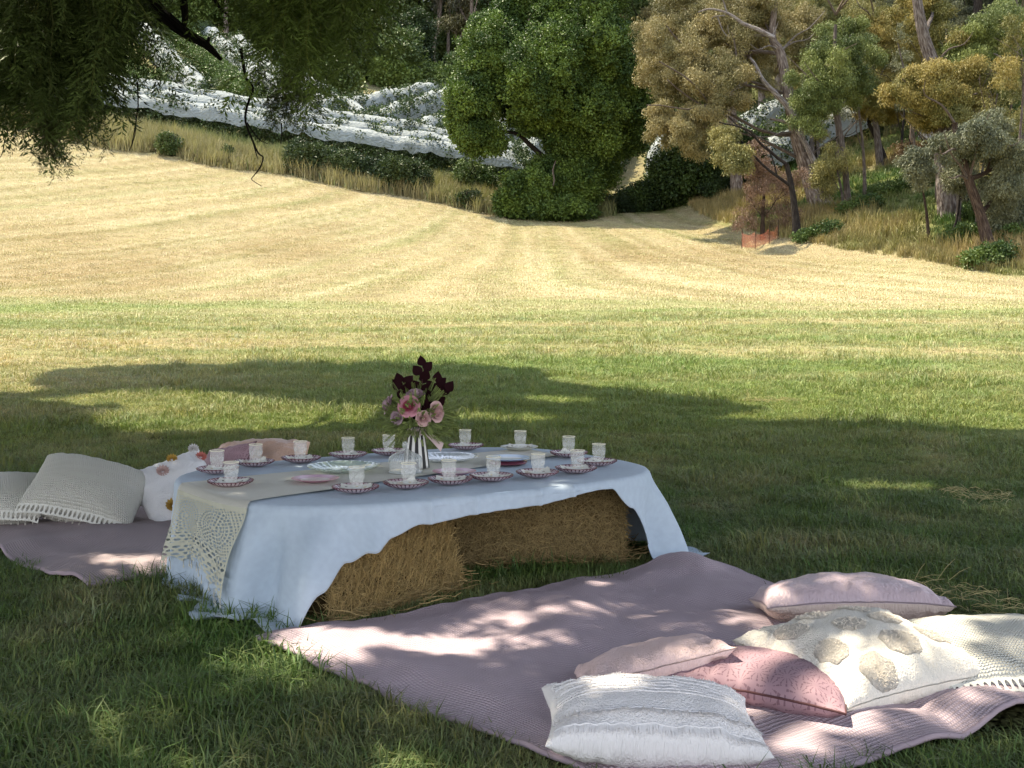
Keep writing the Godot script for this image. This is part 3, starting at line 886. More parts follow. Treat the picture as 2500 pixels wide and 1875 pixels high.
func build_big_tree() -> void:
	R.seed = 200
	var b := on_land(2.45, 60.8)
	var S := func(px, py, du): return spot(px, py, 60.8 + du)
	var trunk := [b, S.call(1373, 490, 0), S.call(1385, 430, 0), S.call(1390, 370, 0), S.call(1385, 300, 0), S.call(1380, 200, 0), S.call(1400, 60, 0), S.call(1410, -80, 0)]
	var blobs := []
	# lobes of the crown, as seen: centre, half sizes in metres, clumps, how far back
	for e in [[1190, 150, 1.5, 2.2, 520, -1.0], [1150, 245, 1.25, 1.2, 300, -1.6], [1165, 330, 1.2, 0.95, 260, -1.2], [1230, 90, 1.3, 1.3, 260, 0.5], [1320, 180, 1.9, 2.2, 620, -2.4], [1400, 40, 2.2, 1.9, 640, 0.5], [1470, -60, 2.1, 2.2, 520, 1.2], [1350, -90, 2.0, 2.0, 460, 1.0], [1490, 170, 2.0, 2.4, 700, -0.5], [1545, 240, 1.3, 1.6, 380, -0.6], [1440, 270, 1.9, 1.4, 480, -1.2], [1540, 325, 1.0, 1.1, 240, 0.0], [1330, 290, 1.6, 0.9, 300, -0.6], [1395, 240, 2.3, 1.8, 420, 1.6], [1265, 275, 1.0, 0.7, 140, 0.8], [1440, 110, 2.0, 1.6, 420, -1.6], [1570, 190, 0.8, 1.0, 150, 0.8], [1475, 345, 0.9, 0.6, 90, -1.4], [1215, 350, 0.45, 0.4, 40, -1.4], [1440, 385, 1.1, .7, 200, -.5], [1380, 350, 1.0, .6, 140, -.8], [1120, 300, .6, .5, 70, -1.0], [1135, 195, .55, .5, 60, 0], [1600, 265, .5, .6, 60, 0], [1590, 125, .7, .7, 80, .5], [1250, 20, .9, .8, 130, .5], [1180, 62, .6, .6, 70, 0], [1500, 375, .5, .5, 50, -.3]]:
		blobs.append([S.call(e[0], e[1], e[5]), Vector3(e[2], e[3], e[2] * 1.05), int(e[4] * 1.7)])
	# the dark skirt of suckers around the foot
	for e in [[1300, 470, 1.5, 1.15, 520, -1.3], [1400, 455, 1.5, 1.2, 460, -0.8], [1250, 500, 0.9, 0.6, 150, -1.2], [1350, 415, 1.3, 0.7, 240, -0.4], [1470, 425, 0.9, 0.7, 140, 0.2], [1360, 515, 1.9, 0.5, 260, -1.5]]:
		blobs.append([S.call(e[0], e[1], e[5]), Vector3(e[2], e[3], e[2] * 0.9), int(e[4] * 1.6)])
	var limbs := [[2, Vector3(-.8, .9, -.3), 2.6, .14], [3, Vector3(.9, .8, -.4), 2.8, .14], [3, Vector3(-.7, .9, .5), 2.6, .12], [4, Vector3(.8, .9, .3), 2.8, .12], [4, Vector3(-.9, .6, -.4), 3.0, .13], [5, Vector3(.6, .8, .6), 2.6, .1], [5, Vector3(-.5, .9, -.6), 2.6, .1], [6, Vector3(.4, 1, -.2), 2.2, .08]]
	var o := tree("big_tree", "large dark green spreading tree at the bottom of the mown field", "tree", trunk, 0.42, 0.14, limbs, M.bark_dark, M.cl_leaf, Vector3(1.0, 0.9, 1.0), 40, 0.46, Color(0.038, 0.07, 0.015), Color(0.14, 0.20, 0.034), false, blobs)
	var lm := MB.new()
	lm.tube(smooth_path([S.call(1345, 400, 0) - b, S.call(1290, 350, -.3) - b, S.call(1265, 328, -.4) - b, S.call(1225, 322, -.6) - b, S.call(1190, 335, -.8) - b], 4), smooth_radii([.16, .13, .10, .07, .04], 4), 6, 0.5)
	lm.tube(smooth_path([S.call(1380, 390, 0) - b, S.call(1420, 340, -.3) - b, S.call(1470, 320, -.4) - b], 4), smooth_radii([.16, .11, .06], 4), 6, 0.5)
	part("low_limb", lm.mesh(M.bark_dark), o)
	var dead := MB.new()
	dead.tube(smooth_path([S.call(1357, 392, -2.6) - b, S.call(1350, 415, -2.6) - b, S.call(1353, 440, -2.6) - b, S.call(1349, 457, -2.6) - b], 3), smooth_radii([.02, .04, .04, .025], 3), 5, 0.5)
	part("dead_branch", dead.mesh(M.bark_pale), o)

func gum_proto(seed_: int, h: float, ca: Color, cb: Color, nblob: int) -> Node3D:
	R.seed = seed_
	var o := Node3D.new()
	var m := MB.new()
	var pts := [Vector3(0, -.4, 0)]
	var p := Vector3.ZERO
	for i in 5:
		p += Vector3(R.randf_range(-.5, .5), h * 0.15, R.randf_range(-.4, .4))
		pts.append(p)
	m.tube(smooth_path(pts, 3), smooth_radii([.26, .2, .17, .15, .12, .08], 3), 6, 0.5)
	var tips := []
	for i in 6:
		grow(m, pts[R.randi_range(2, 5)], Vector3(R.randf_range(-1, 1), 1.0, R.randf_range(-1, 1)).normalized(), h * 0.2, .08, 1, tips, 0.45, 0.15)
	var wood := MeshInstance3D.new()
	wood.name = "trunk"
	wood.mesh = m.mesh(M.bark_pale if seed_ % 2 == 0 else M.bark_grey)
	o.add_child(wood)
	var blobs := []
	for t in tips:
		blobs.append([t, Vector3(1.1, 0.95, 1.1) * R.randf_range(0.8, 1.3), nblob])
	crown("crown", o, M.cl_gum, blobs, 0.95, ca, cb, true)
	return o

func build_forest() -> void:
	var protos := []
	var tones := [[Color(0.10, 0.105, 0.05), Color(0.19, 0.165, 0.08)], [Color(0.07, 0.085, 0.04), Color(0.14, 0.14, 0.065)], [Color(0.12, 0.10, 0.055), Color(0.21, 0.155, 0.08)], [Color(0.06, 0.08, 0.04), Color(0.12, 0.135, 0.06)], [Color(0.09, 0.09, 0.055), Color(0.17, 0.15, 0.09)]]
	for i in 5:
		protos.append(gum_proto(300 + i, 12.0 + i * 0.8, tones[i][0], tones[i][1], 17))
	R.seed = 333
	var spots := []
	var tries := 0
	while spots.size() < 112 and tries < 4000:
		tries += 1
		var u := R.randf_range(110, 162)
		var x := R.randf_range(-0.5, 0.52) * u
		if u < 118.0 and x < 8.0 and R.randf() < 0.6:
			continue
		var px := 1250.0 + 3000.0 * x / u
		if px > 1172 and px < 1206:
			continue
		var ok := true
		for s in spots:
			if Vector2(s[0] - x, (s[1] - u) * 0.8).length() < 3.6:
				ok = false
				break
		if ok:
			spots.append([x, u])
	# nearer gums behind the right hand wood
	while spots.size() < 186:
		var u := R.randf_range(60, 108)
		var x := R.randf_range(0.17, 0.56) * u
		if x < 12.0 or (u < 79.0 and x < 22.0):
			continue
		spots.append([x, u])
	for i in 20:
		var u := R.randf_range(66, 79)
		spots.append([R.randf_range(0.26, 0.5) * u, u])
	for i in 16:
		var u := R.randf_range(112, 152)
		spots.append([R.randf_range(-0.085, -0.026) * u, u])
	var young := spots.size()
	for i in 36:
		var u := R.randf_range(112, 158)
		spots.append([R.randf_range(-0.3, 0.12) * u, u])
	var looks := ["olive grey gum tree", "dark olive gum tree", "tawny gum tree", "dusky green gum tree", "grey brown gum tree"]
	for i in spots.size():
		var s: Array = spots[i]
		var k := (i * 7 + int(s[0])) % 5
		if k < 0:
			k += 5
		var px: float = 1250.0 + 3000.0 * s[0] / s[1]
		var zones := ["at far left behind the boughs", "left of the bough gap", "behind the gap between the boughs", "right of the bough gap", "above the left vine rows", "above the column shaped tree", "just left of the big tree", "behind the big tree", "just right of the big tree", "behind the rust coloured crowns", "behind the leaning gum", "behind the twin stemmed gum", "behind the massive grey gum", "at the right edge of the picture"]
		var edges := [150, 400, 560, 700, 900, 1040, 1170, 1400, 1600, 1780, 1980, 2180, 2380]
		var z := 0
		while z < 13 and px > edges[z]:
			z += 1
		var up_: String = "low in the wood, " if s[1] < 109.0 else ("low on the far hill, " if s[1] < 126.0 else ("halfway up the far hill, " if s[1] < 145.0 else "atop the far hill, "))
		var where: String = up_ + zones[z]
		var o: Node3D = protos[k].duplicate()
		o.name = numbered("gum_tree")
		add_child(o)
		var f := R.randf_range(0.75, 1.2) if i < young else R.randf_range(.32, .5)
		o.transform = Transform3D(Basis(Vector3.UP, R.randf() * TAU).scaled(Vector3(f, f * R.randf_range(0.9, 1.15), f)), on_land(s[0], s[1]))
		tag(o, (looks[k] if i < young else "young " + looks[k].replace("olive grey", "olive").replace("grey brown", "brown").replace("dark olive", "dark").replace("dusky green", "dusky")) + " " + where, "gum tree", "gum trees massed on the hill")
	for p in protos:
		p.free()

func build_gums() -> void:
	var gold := [Color(0.15, 0.15, 0.038), Color(0.36, 0.275, 0.075)]
	var olive := [Color(0.145, 0.15, 0.05), Color(0.32, 0.28, 0.09)]
	var green := [Color(0.09, 0.125, 0.034), Color(0.22, 0.25, 0.065)]
	var rust := [Color(0.17, 0.155, 0.06), Color(0.34, 0.275, 0.115)]
	var grey := [Color(0.101, 0.115, 0.068), Color(0.216, 0.216, 0.115)]
	var S := func(px, py, u): return spot(px, py, u)
	# label, base px, u, trunk px points, r0, r1, tone, crown blobs [px, py, rx px, ry px, du, n]
	var list := [
		["tall leaning gum with a pale forked trunk, left of the other gums", 51.0, [[2012, 508], [1985, 455], [1965, 395], [1945, 330], [1925, 230], [1905, 130], [1885, 85], [1900, -40]], .44, .10, rust, M.bark_pale, [[1700, 120, 95, 95, 0, 300], [1650, 210, 70, 80, 1, 220], [1760, 210, 90, 70, -1, 240], [1680, 310, 75, 55, -1, 200], [1620, 300, 45, 50, 0, 110], [1850, 40, 110, 60, 1, 300], [1720, 30, 100, 60, 2, 260], [1960, 110, 70, 80, 2, 180], [1600, 100, 50, 90, 3, 170], [1800, 130, 90, 80, 3, 220]]],
		["slender gum with a dark foot and yellow green crown beside the leaning gum", 48.0, [[2075, 540], [2068, 470], [2060, 380], [2045, 280], [2035, 180], [2040, 60]], .15, .06, green, M.bark_grey, [[2010, 180, 65, 70, 0, 230], [1985, 260, 50, 55, 0, 150], [2050, 90, 60, 60, 1, 180], [2080, 200, 40, 60, 1, 120]]],
		["charred post like gum stem with a sparse tawny crown, in front of the leaning gum", 46.0, [[1948, 568], [1940, 510], [1932, 455], [1920, 400]], .15, .09, olive, M.bark_dark, [[1800, 385, 40, 30, 0, 90], [1770, 345, 36, 34, .5, 90]]],
		["twin stemmed gum on the grassy rise behind", 57.0, [[2152, 470], [2148, 400], [2140, 320], [2130, 240], [2135, 120]], .22, .08, gold, M.bark_grey, [[2140, 70, 60, 45, 0, 240], [2200, 95, 55, 55, 0, 220], [2120, 220, 40, 55, -.6, 200], [2165, 150, 60, 60, .6, 220], [2225, 130, 35, 45, -.6, 130], [2210, 215, 55, 45, 0, 190]]],
		["dark slanting gum stem beside the twin stemmed gum", 57.5, [[2180, 470], [2172, 420], [2150, 360], [2120, 300]], .18, .09, gold, M.bark_dark, [[2130, 250, 45, 50, 0, 170], [2180, 270, 40, 30, .5, 100]]],
		["massive grey rough barked gum with several stems at right", 44.0, [[2325, 572], [2318, 520], [2310, 440], [2300, 330], [2290, 200], [2255, 90], [2235, -20]], .50, .16, gold, M.bark_grey, [[2260, 190, 60, 40, -1, 220], [2320, 225, 65, 50, -1.4, 300], [2230, 225, 50, 45, -.6, 180], [2370, 215, 40, 55, -1, 170], [2280, 280, 60, 40, -.4, 170], [2330, 130, 70, 60, 1, 260], [2250, 10, 60, 60, 1.5, 180]]],
		["second stem leaning close behind the massive grey gum", 44.6, [[2362, 565], [2358, 480], [2345, 380], [2330, 290], [2320, 150]], .24, .09, green, M.bark_dark, [[2380, 110, 65, 55, 0, 280], [2430, 140, 50, 60, .6, 230], [2350, 170, 55, 50, -.5, 200]]],
		["brown leaning gum at the lower right, nearest the mown field", 39.0, [[2420, 612], [2395, 530], [2365, 440], [2345, 370], [2330, 300]], .19, .10, grey, M.bark_brown, [[2390, 330, 70, 50, -.4, 200], [2450, 390, 50, 70, 0, 220], [2330, 360, 50, 40, .4, 120], [2440, 480, 40, 60, .5, 130]]],
		["upright gum at the right edge of the picture with green gold crown", 45.0, [[2492, 560], [2488, 440], [2490, 300], [2492, 150], [2488, 0]], .20, .08, green, M.bark_grey, [[2470, 60, 45, 70, 0, 230], [2490, 170, 45, 70, 0, 240], [2450, 260, 55, 50, -.6, 220], [2420, 320, 50, 40, -.6, 170], [2490, 320, 50, 60, .5, 180], [2500, 430, 45, 60, .5, 150]]],
		["white limbed gum towering behind the gold crowns", 62.0, [[2262, 330], [2268, 220], [2262, 110], [2240, 20], [2235, -60]], .34, .16, grey, M.bark_white, [[2300, 40, 60, 70, 1, 200], [2200, 10, 80, 60, 2, 240], [2340, -20, 70, 60, 2, 180]]],
		["dark trunked gum behind the green crown at upper right", 60.0, [[2390, 330], [2385, 200], [2385, 60], [2390, -60]], .3, .18, grey, M.bark_dark, [[2420, 40, 70, 60, 1, 240], [2350, 70, 50, 60, 1, 160], [2470, 0, 60, 60, 1, 170]]],
		["white topped gum stem between the green crowns at the right", 52.0, [[2455, 420], [2452, 300], [2458, 200], [2470, 110]], .2, .1, olive, M.bark_white, [[2440, 160, 40, 50, .8, 120], [2480, 230, 50, 50, .8, 140]]],
		["pale gum among the rust coloured crowns, left of the leaning gum", 60.0, [[1800, 420], [1790, 300], [1770, 180], [1750, 60], [1760, -60]], .26, .1, rust, M.bark_pale, [[1770, 0, 90, 60, 0, 260], [1700, 60, 70, 60, 1, 200], [1640, 140, 60, 70, 0, 220], [1810, 90, 80, 70, 1, 220], [1850, 180, 70, 60, 1, 170], [1640, 20, 70, 60, 2, 190]]],
		["olive gum filling the gap behind the leaning trunk", 64.0, [[1990, 400], [1985, 280], [1975, 140], [1985, 0]], .24, .1, olive, M.bark_grey, [[1960, 30, 90, 70, 0, 300], [2050, 60, 80, 80, 0, 280], [2100, 20, 70, 70, 1, 220], [1990, 150, 90, 70, 1, 220], [2080, 160, 60, 80, 1, 200], [1900, 150, 70, 60, 1, 150]]],
		["grey green sapling gum in front of the massive trunk", 41.0, [[2270, 600], [2262, 520], [2250, 450]], .06, .03, grey, M.bark_brown, [[2255, 420, 35, 40, 0, 60], [2230, 390, 30, 30, 0, 40]]],
		["thin crooked sapling leaning off the massive trunk's foot", 41.5, [[2300, 630], [2312, 590], [2335, 540], [2345, 470]], .06, .03, grey, M.bark_dark, [[2345, 430, 40, 40, 0, 70]]],
		["thin sapling stem right of the brown leaning gum", 40.0, [[2475, 640], [2470, 560], [2462, 480]], .05, .03, grey, M.bark_dark, [[2465, 450, 40, 40, 0, 70], [2480, 520, 25, 40, 0, 40]]],
		["forked thin stem against the slender gum", 47.5, [[2062, 525], [2055, 470], [2045, 420], [2040, 370]], .06, .03, olive, M.bark_grey, [[2030, 400, 40, 35, 0, 60], [2010, 440, 25, 35, 0, 35]]],
	]
	var seed_ := 500
	for e in list:
		seed_ += 1
		R.seed = seed_
		var u: float = e[1]
		var pts := []
		for q in e[2]:
			pts.append(S.call(q[0], q[1], u))
		var b: Vector3 = pts[0]
		pts[0] = Vector3(b.x, land(b.x, u), b.z)
		var blobs := []
		var limbs := []
		var bi := 0
		for q in e[7]:
			var c: Vector3 = S.call(q[0], q[1], u + q[4])
			var per := u / 3000.0
			var big := Vector3(q[2] * per, q[3] * per, q[2] * per * 0.9)
			for sub_ in 20:
				blobs.append([c + rdir() * big * R.randf_range(.2, 1.2), big * R.randf_range(.18, .46), int(q[5] * 0.125)])
			# a limb from the trunk towards each mass of leaves
			var best := 1
			for j in range(1, pts.size()):
				if pts[j].distance_to(c) + maxf(0, pts[j].y - c.y + 0.5) * 2.0 < pts[best].distance_to(c) + maxf(0, pts[best].y - c.y + 0.5) * 2.0:
					best = j
			var dv: Vector3 = c - pts[best]
			limbs.append([best, dv + Vector3(0, 0.15, 0), dv.length() * 0.75, clampf(float(e[4]) * 0.85, 0.02, 0.10)])
			bi += 1
		var bare_ := MB.new()
		if pts.size() > 4:
			for i in 6:
				var j := R.randi_range(2, pts.size() - 1)
				var q: Vector3 = pts[j]
				var dv := Vector3(R.randf_range(-1, 1), R.randf_range(-.1, .9), R.randf_range(.2, .9)).normalized()
				var l := R.randf_range(1.2, 2.8)
				var path := [q, q + dv * l * .35 + Vector3(0, .12, 0), q + dv * l * .7 + rdir() * .15, q + dv * l + Vector3(0, .2, 0) + rdir() * .25]
				bare_.tube(smooth_path(path.map(func(w): return w - b), 3), smooth_radii([.05, .035, .024, .01], 3), 5, 0.5, false)
		var o := tree("gum_tree", e[0], "gum tree", pts, e[3], e[4], limbs, e[6], M.cl_gum_near, Vector3.ONE, 0, 0.50, e[5][0], e[5][1], true, blobs, "", 1, 0.03)
		if bare_.v.size():
			part("bare_branches", bare_.mesh(M.bark_white if seed_ % 2 else M.bark_pale), o).set_meta("kind", "stuff")
		if seed_ == 501:
			# the long bare white bough reaching left, the second bough and dead sticks
			var m := MB.new()
			var B := pts[0] as Vector3
			for tw in [[[[1890, 92], [1850, 72], [1815, 58], [1790, 40], [1765, 28], [1730, 22], [1705, 30]], .11, .03], [[[1775, 32], [1768, 8], [1762, -10]], .04, .015], [[[1770, 38], [1745, 40], [1738, 45]], .035, .012], [[[1752, 42], [1765, 75], [1780, 90], [1776, 62]], .035, .01], [[[1885, 88], [1895, 68], [1900, 52]], .035, .01], [[[1955, 320], [1930, 270], [1890, 225], [1862, 195], [1845, 160], [1830, 140]], .16, .05], [[[1850, 175], [1820, 188], [1798, 202]], .05, .015], [[[1990, 400], [1955, 330], [1925, 300], [1880, 290]], .14, .05]]:
				var pp := []
				for q in tw[0]:
					pp.append(spot(q[0], q[1], u - 0.8) - B)
				m.tube(smooth_path(pp, 3), smooth_radii(range(pp.size()).map(func(i): return lerpf(tw[1], tw[2], float(i) / (pp.size() - 1))), 3), 6, 0.5)
			part("bare_bough", m.mesh(M.bark_white), o)
		if seed_ == 509:
			var m := MB.new()
			for tw in [[[2470, 200], [2445, 185], [2415, 170], [2380, 162]], [[2455, 150], [2440, 138], [2425, 130]], [[2455, 195], [2420, 182], [2398, 180]]]:
				var pp := []
				for q in tw:
					pp.append(spot(q[0], q[1], u - 1.6) - (pts[0] as Vector3))
				m.tube(smooth_path(pp, 3), smooth_radii([.045, .035, .025, .012].slice(0, pp.size()), 3), 5, 0.5)
			part("bare_bough", m.mesh(M.bark_white), o)
	# slender understorey stems between the big gums
	var stems := [[1992, 52, "left of the slender gum, behind the leaning gum's foot"], [2052, 58, "behind the slender gum, up on the rise"], [2112, 50, "just right of the slender gum"], [2200, 55, "right of the twin stemmed gum"], [2222, 59, "on the rise, above the dead thicket"], [2238, 51, "left of the massive grey gum"], [2288, 46, "against the massive grey gum's left side"], [2340, 43, "before the massive grey gum's right side"], [2384, 42, "left of the brown leaning gum"], [2412, 48, "behind the brown leaning gum"], [2442, 43, "right of the brown leaning gum"], [2480, 41, "at the right edge of the picture"]]
	for i in stems.size():
		R.seed = 640 + i
		var u: float = stems[i][1]
		var x: float = (stems[i][0] - 1250.0) / 3000.0 * u
		var b := on_land(x, u)
		var h := R.randf_range(4.0, 7.5)
		var lean := R.randf_range(-.9, .9)
		var pts := [b, b + Vector3(lean * .15, h * .3, 0), b + Vector3(lean * .5 + R.randf_range(-.15, .15), h * .65, .1), b + Vector3(lean, h, 0)]
		var blobs := []
		for k in 7:
			var c: Vector3 = pts[2].lerp(pts[3], R.randf()) + rdir() * Vector3(1.0, .7, .8)
			blobs.append([c, Vector3(.5, .45, .5) * R.randf_range(.6, 1.2), 20])
		var tone: Array = [olive, grey, green, gold][i % 4]
		tree("gum_sapling", "slender %s sapling stem %s" % ["dark" if i % 3 == 0 else "pale", stems[i][2]], "sapling", pts, R.randf_range(.05, .09), .025, [[1, Vector3(R.randf_range(-1, 1), 1.2, .4), 1.6, .03], [2, Vector3(R.randf_range(-1, 1), 1.2, .2), 1.4, .025]], M.bark_dark if i % 3 == 0 else M.bark_pale, M.cl_gum_near, Vector3.ONE, 0, 0.45, tone[0], tone[1], true, blobs, "", 1, 0.06)
	# dead brown shrub, charred stub and the orange mesh barrier by the field edge
	R.seed = 700
	var b2: Vector3 = on_land((1862 - 1250) / 3000.0 * 47.5, 47.5)
	tree("dead_shrub", "dead shrub with brown leaves behind the orange mesh barrier", "shrub", [b2, b2 + Vector3(0, .8, 0), b2 + Vector3(.05, 1.7, 0)], .10, .05, [[1, Vector3(-.7, .8, 0), 0.9, .03], [1, Vector3(.7, .8, .2), .9, .03], [2, Vector3(.1, 1, .2), .8, .03]], M.bark_brown, M.cl_gum_near, Vector3(.4, .35, .4), 16, 0.4, Color(0.16, 0.10, 0.065), Color(0.30, 0.19, 0.13), true, [[b2 + Vector3(0, 1.5, 0), Vector3(.9, .8, .7), 70], [b2 + Vector3(.8, .9, 0), Vector3(.8, .5, .6), 40], [b2 + Vector3(-.7, .8, 0), Vector3(.5, .5, .5), 30]])
	var fence := thing("mesh_barrier", "sagging orange mesh barrier strung between thin posts at the field edge", "barrier", on_land(9.2, 46.9))
	var fp := []
	for q in [[8.75, 46.8], [9.2, 46.5], [9.75, 46.6], [10.15, 46.9]]:
		fp.append(on_land(q[0], q[1]) - fence.position)
	for i in fp.size():
		var pm := MB.new()
		pm.tube([fp[i] + Vector3(0, -.1, 0), fp[i] + Vector3(0.03, .75, 0)], [.018, .016], 6)
		part("post", pm.mesh(M.bark_brown), fence)
	for i in fp.size() - 1:
		var g := PackedVector3Array()
		for j in 7:
			var tt := j / 6.0
			for a in 9:
				var f := a / 8.0
				var q: Vector3 = fp[i].lerp(fp[i + 1], f)
				g.append(q + Vector3(0, lerpf(0.06, 0.66 - 0.13 * sin(f * PI) - 0.06 * i, tt), 0.05 * sin(f * 9.0 + tt * 3.0)))
		var gm := MB.new()
		gm.grid(g, 9, 7)
		part("mesh_panel", gm.mesh(M.orange), fence)
	bush("bush", "low green weed clump at the foot of the charred post", 11.3, 45.4, 1.9, 0.5, 0.9, 160, 0.3, Color(0.05, 0.085, 0.02), Color(0.10, 0.15, 0.035), 705, M.cl_leaf, 4)
	bush("bush", "rust brown dead thicket on the grassy rise among the gums", 18.0, 54.5, 1.8, 1.3, 1.0, 120, 0.45, Color(0.12, 0.07, 0.03), Color(0.20, 0.12, 0.05), 706, M.cl_gum_near, 2)
	for i in 6:
		var q: Array = [[13.4, 47.5, 1.8], [15.6, 49.0, 2.4], [15.2, 40.5, 2.0], [17.0, 43.0, 2.6], [14.6, 37.5, 1.6], [16.6, 39.5, 2.4]][i]
		var w: String = ["beside the leaning gum's foot", "behind the slender gum", "left below the massive grey gum", "behind the massive grey gum", "nearest the right edge of the field", "under the brown leaning gum"][i]
		bush("bush", "spreading green undergrowth " + w, q[0], q[1], q[2], 0.6, 1.2, 190, 0.32, Color(0.05, 0.085, 0.02), Color(0.11, 0.155, 0.035), 710 + i, M.cl_leaf, 4)

# ------------------------------------------------------------------ the picnic table: bales, cloth, runner
const TOP := 0.445
const TS := 3.07
const TT := 5.215
const TA := 1.095
const TB := 0.785

func tab(s: float, t: float, h := 0.0) -> Vector3:   # s along the table, t across it (away), from its own frame
	return Vector3(s * 0.8211 - t * 0.5708, h, -(s * 0.5708 + t * 0.8211))

func rim_pt(a: float) -> Vector2:
	var c := cos(a)
	var s := sin(a)
	var r := pow(pow(absf(c), 3.3) + pow(absf(s), 3.3), -1.0 / 3.3)
	return Vector2(TA * r * c, TB * r * s)

const DROP := [[-180, .52, .10], [-160, .54, .10], [-150, .58, .20], [-143, .62, .40], [-137, .60, .36], [-132, .37, .20], [-128, .265, .10], [-124, .205, .07], [-119, .16, .05], [-113, .12, .03], [-100, .095, .02], [-90, .09, .02], [-78, .082, .02], [-68, .06, .0], [-62, .055, .02], [-56, .16, .10], [-50, .36, .26], [-43, .56, .36], [-36, .54, .28], [-22, .52, .14], [0, .52, .10], [30, .42, .08], [90, .36, .05], [150, .46, .08], [180, .52, .10]]

func drop_at(a: float) -> Vector2:
	var d := fposmod(rad_to_deg(a) + 180.0, 360.0) - 180.0
	for i in DROP.size() - 1:
		if d <= DROP[i + 1][0]:
			var f: float = (d - DROP[i][0]) / float(DROP[i + 1][0] - DROP[i][0])
			f = f * f * (3.0 - 2.0 * f)
			return Vector2(lerpf(DROP[i][1], DROP[i + 1][1], f), lerpf(DROP[i][2], DROP[i + 1][2], f))
	return Vector2(.5, .1)

# a place on the hanging cloth: direction a round the table, d down from the edge, off outwards
func cloth_pt(a: float, d: float, off := 0.0) -> Vector3:
	var p := rim_pt(a)
	var q := rim_pt(a + 0.01) - rim_pt(a - 0.01)
	var n := Vector2(q.y, -q.x).normalized()
	var fl := drop_at(a).y
	var deg := rad_to_deg(fposmod(a + PI, TAU) - PI)
	var bulge := 0.15 * smoothstep(-154.0, -134.0, deg) * (1.0 - smoothstep(-131.0, -112.0, deg))   # the cloth lies over the end of the near bale
	var f1 := maxf(fl, bulge / 0.28)
	var r := 0.03
	var arc := r * PI / 2.0
	var y := TOP
	var o := 0.0
	if d < arc:
		o = r * sin(d / r)
		y = TOP - r * (1.0 - cos(d / r))
	else:
		var dd := d - arc
		var k := smoothstep(0.0, 0.32, dd) * (1.0 - 0.6 * smoothstep(2.6, 2.8, absf(a)))
		var wave := 0.046 * sin(a * 11.0 + 0.9) + 0.026 * sin(a * 19.0 + 2.0) + 0.030 * sin(a * 26.0 + 0.5) + 0.010 * sin(a * 43.0)
		var ridge := 0.0
		for g in [[-147.0, .045, 3.0], [-140.5, -.03, 2.4], [-134.0, .035, 2.2], [-128.5, -.022, 1.6], [-123.0, .032, 1.5], [-36.0, .03, 3.0], [-27.0, -.03, 3.0]]:
			ridge += g[1] * exp(-pow((deg - g[0]) / g[2], 2.0))
		var d1 := minf(dd, 0.28)
		var d2 := dd - d1
		o = r + f1 * d1 + fl * d2 + k * wave + ridge * smoothstep(0.0, 0.16, dd) + 0.006 * NB.get_noise_2d(a * 30.0, d * 12.0)
		y = TOP - r - d1 * sqrt(maxf(0.07, 1.0 - f1 * f1)) - d2 * sqrt(maxf(0.2, 1.0 - fl * fl))
		if y < 0.02:
			var over := 0.02 - y
			o += over * 0.9 + 0.3 * over * sin(a * 23.0)
			y = 0.02 + 0.02 * absf(sin(a * 31.0 + over * 20.0)) * minf(1.0, over * 12.0)
	y += off * (0.6 if d < arc else 0.0)
	p += n * (o + (off if d > 0.0 else 0.0))
	return tab(TS + p.x, TT + p.y, y)

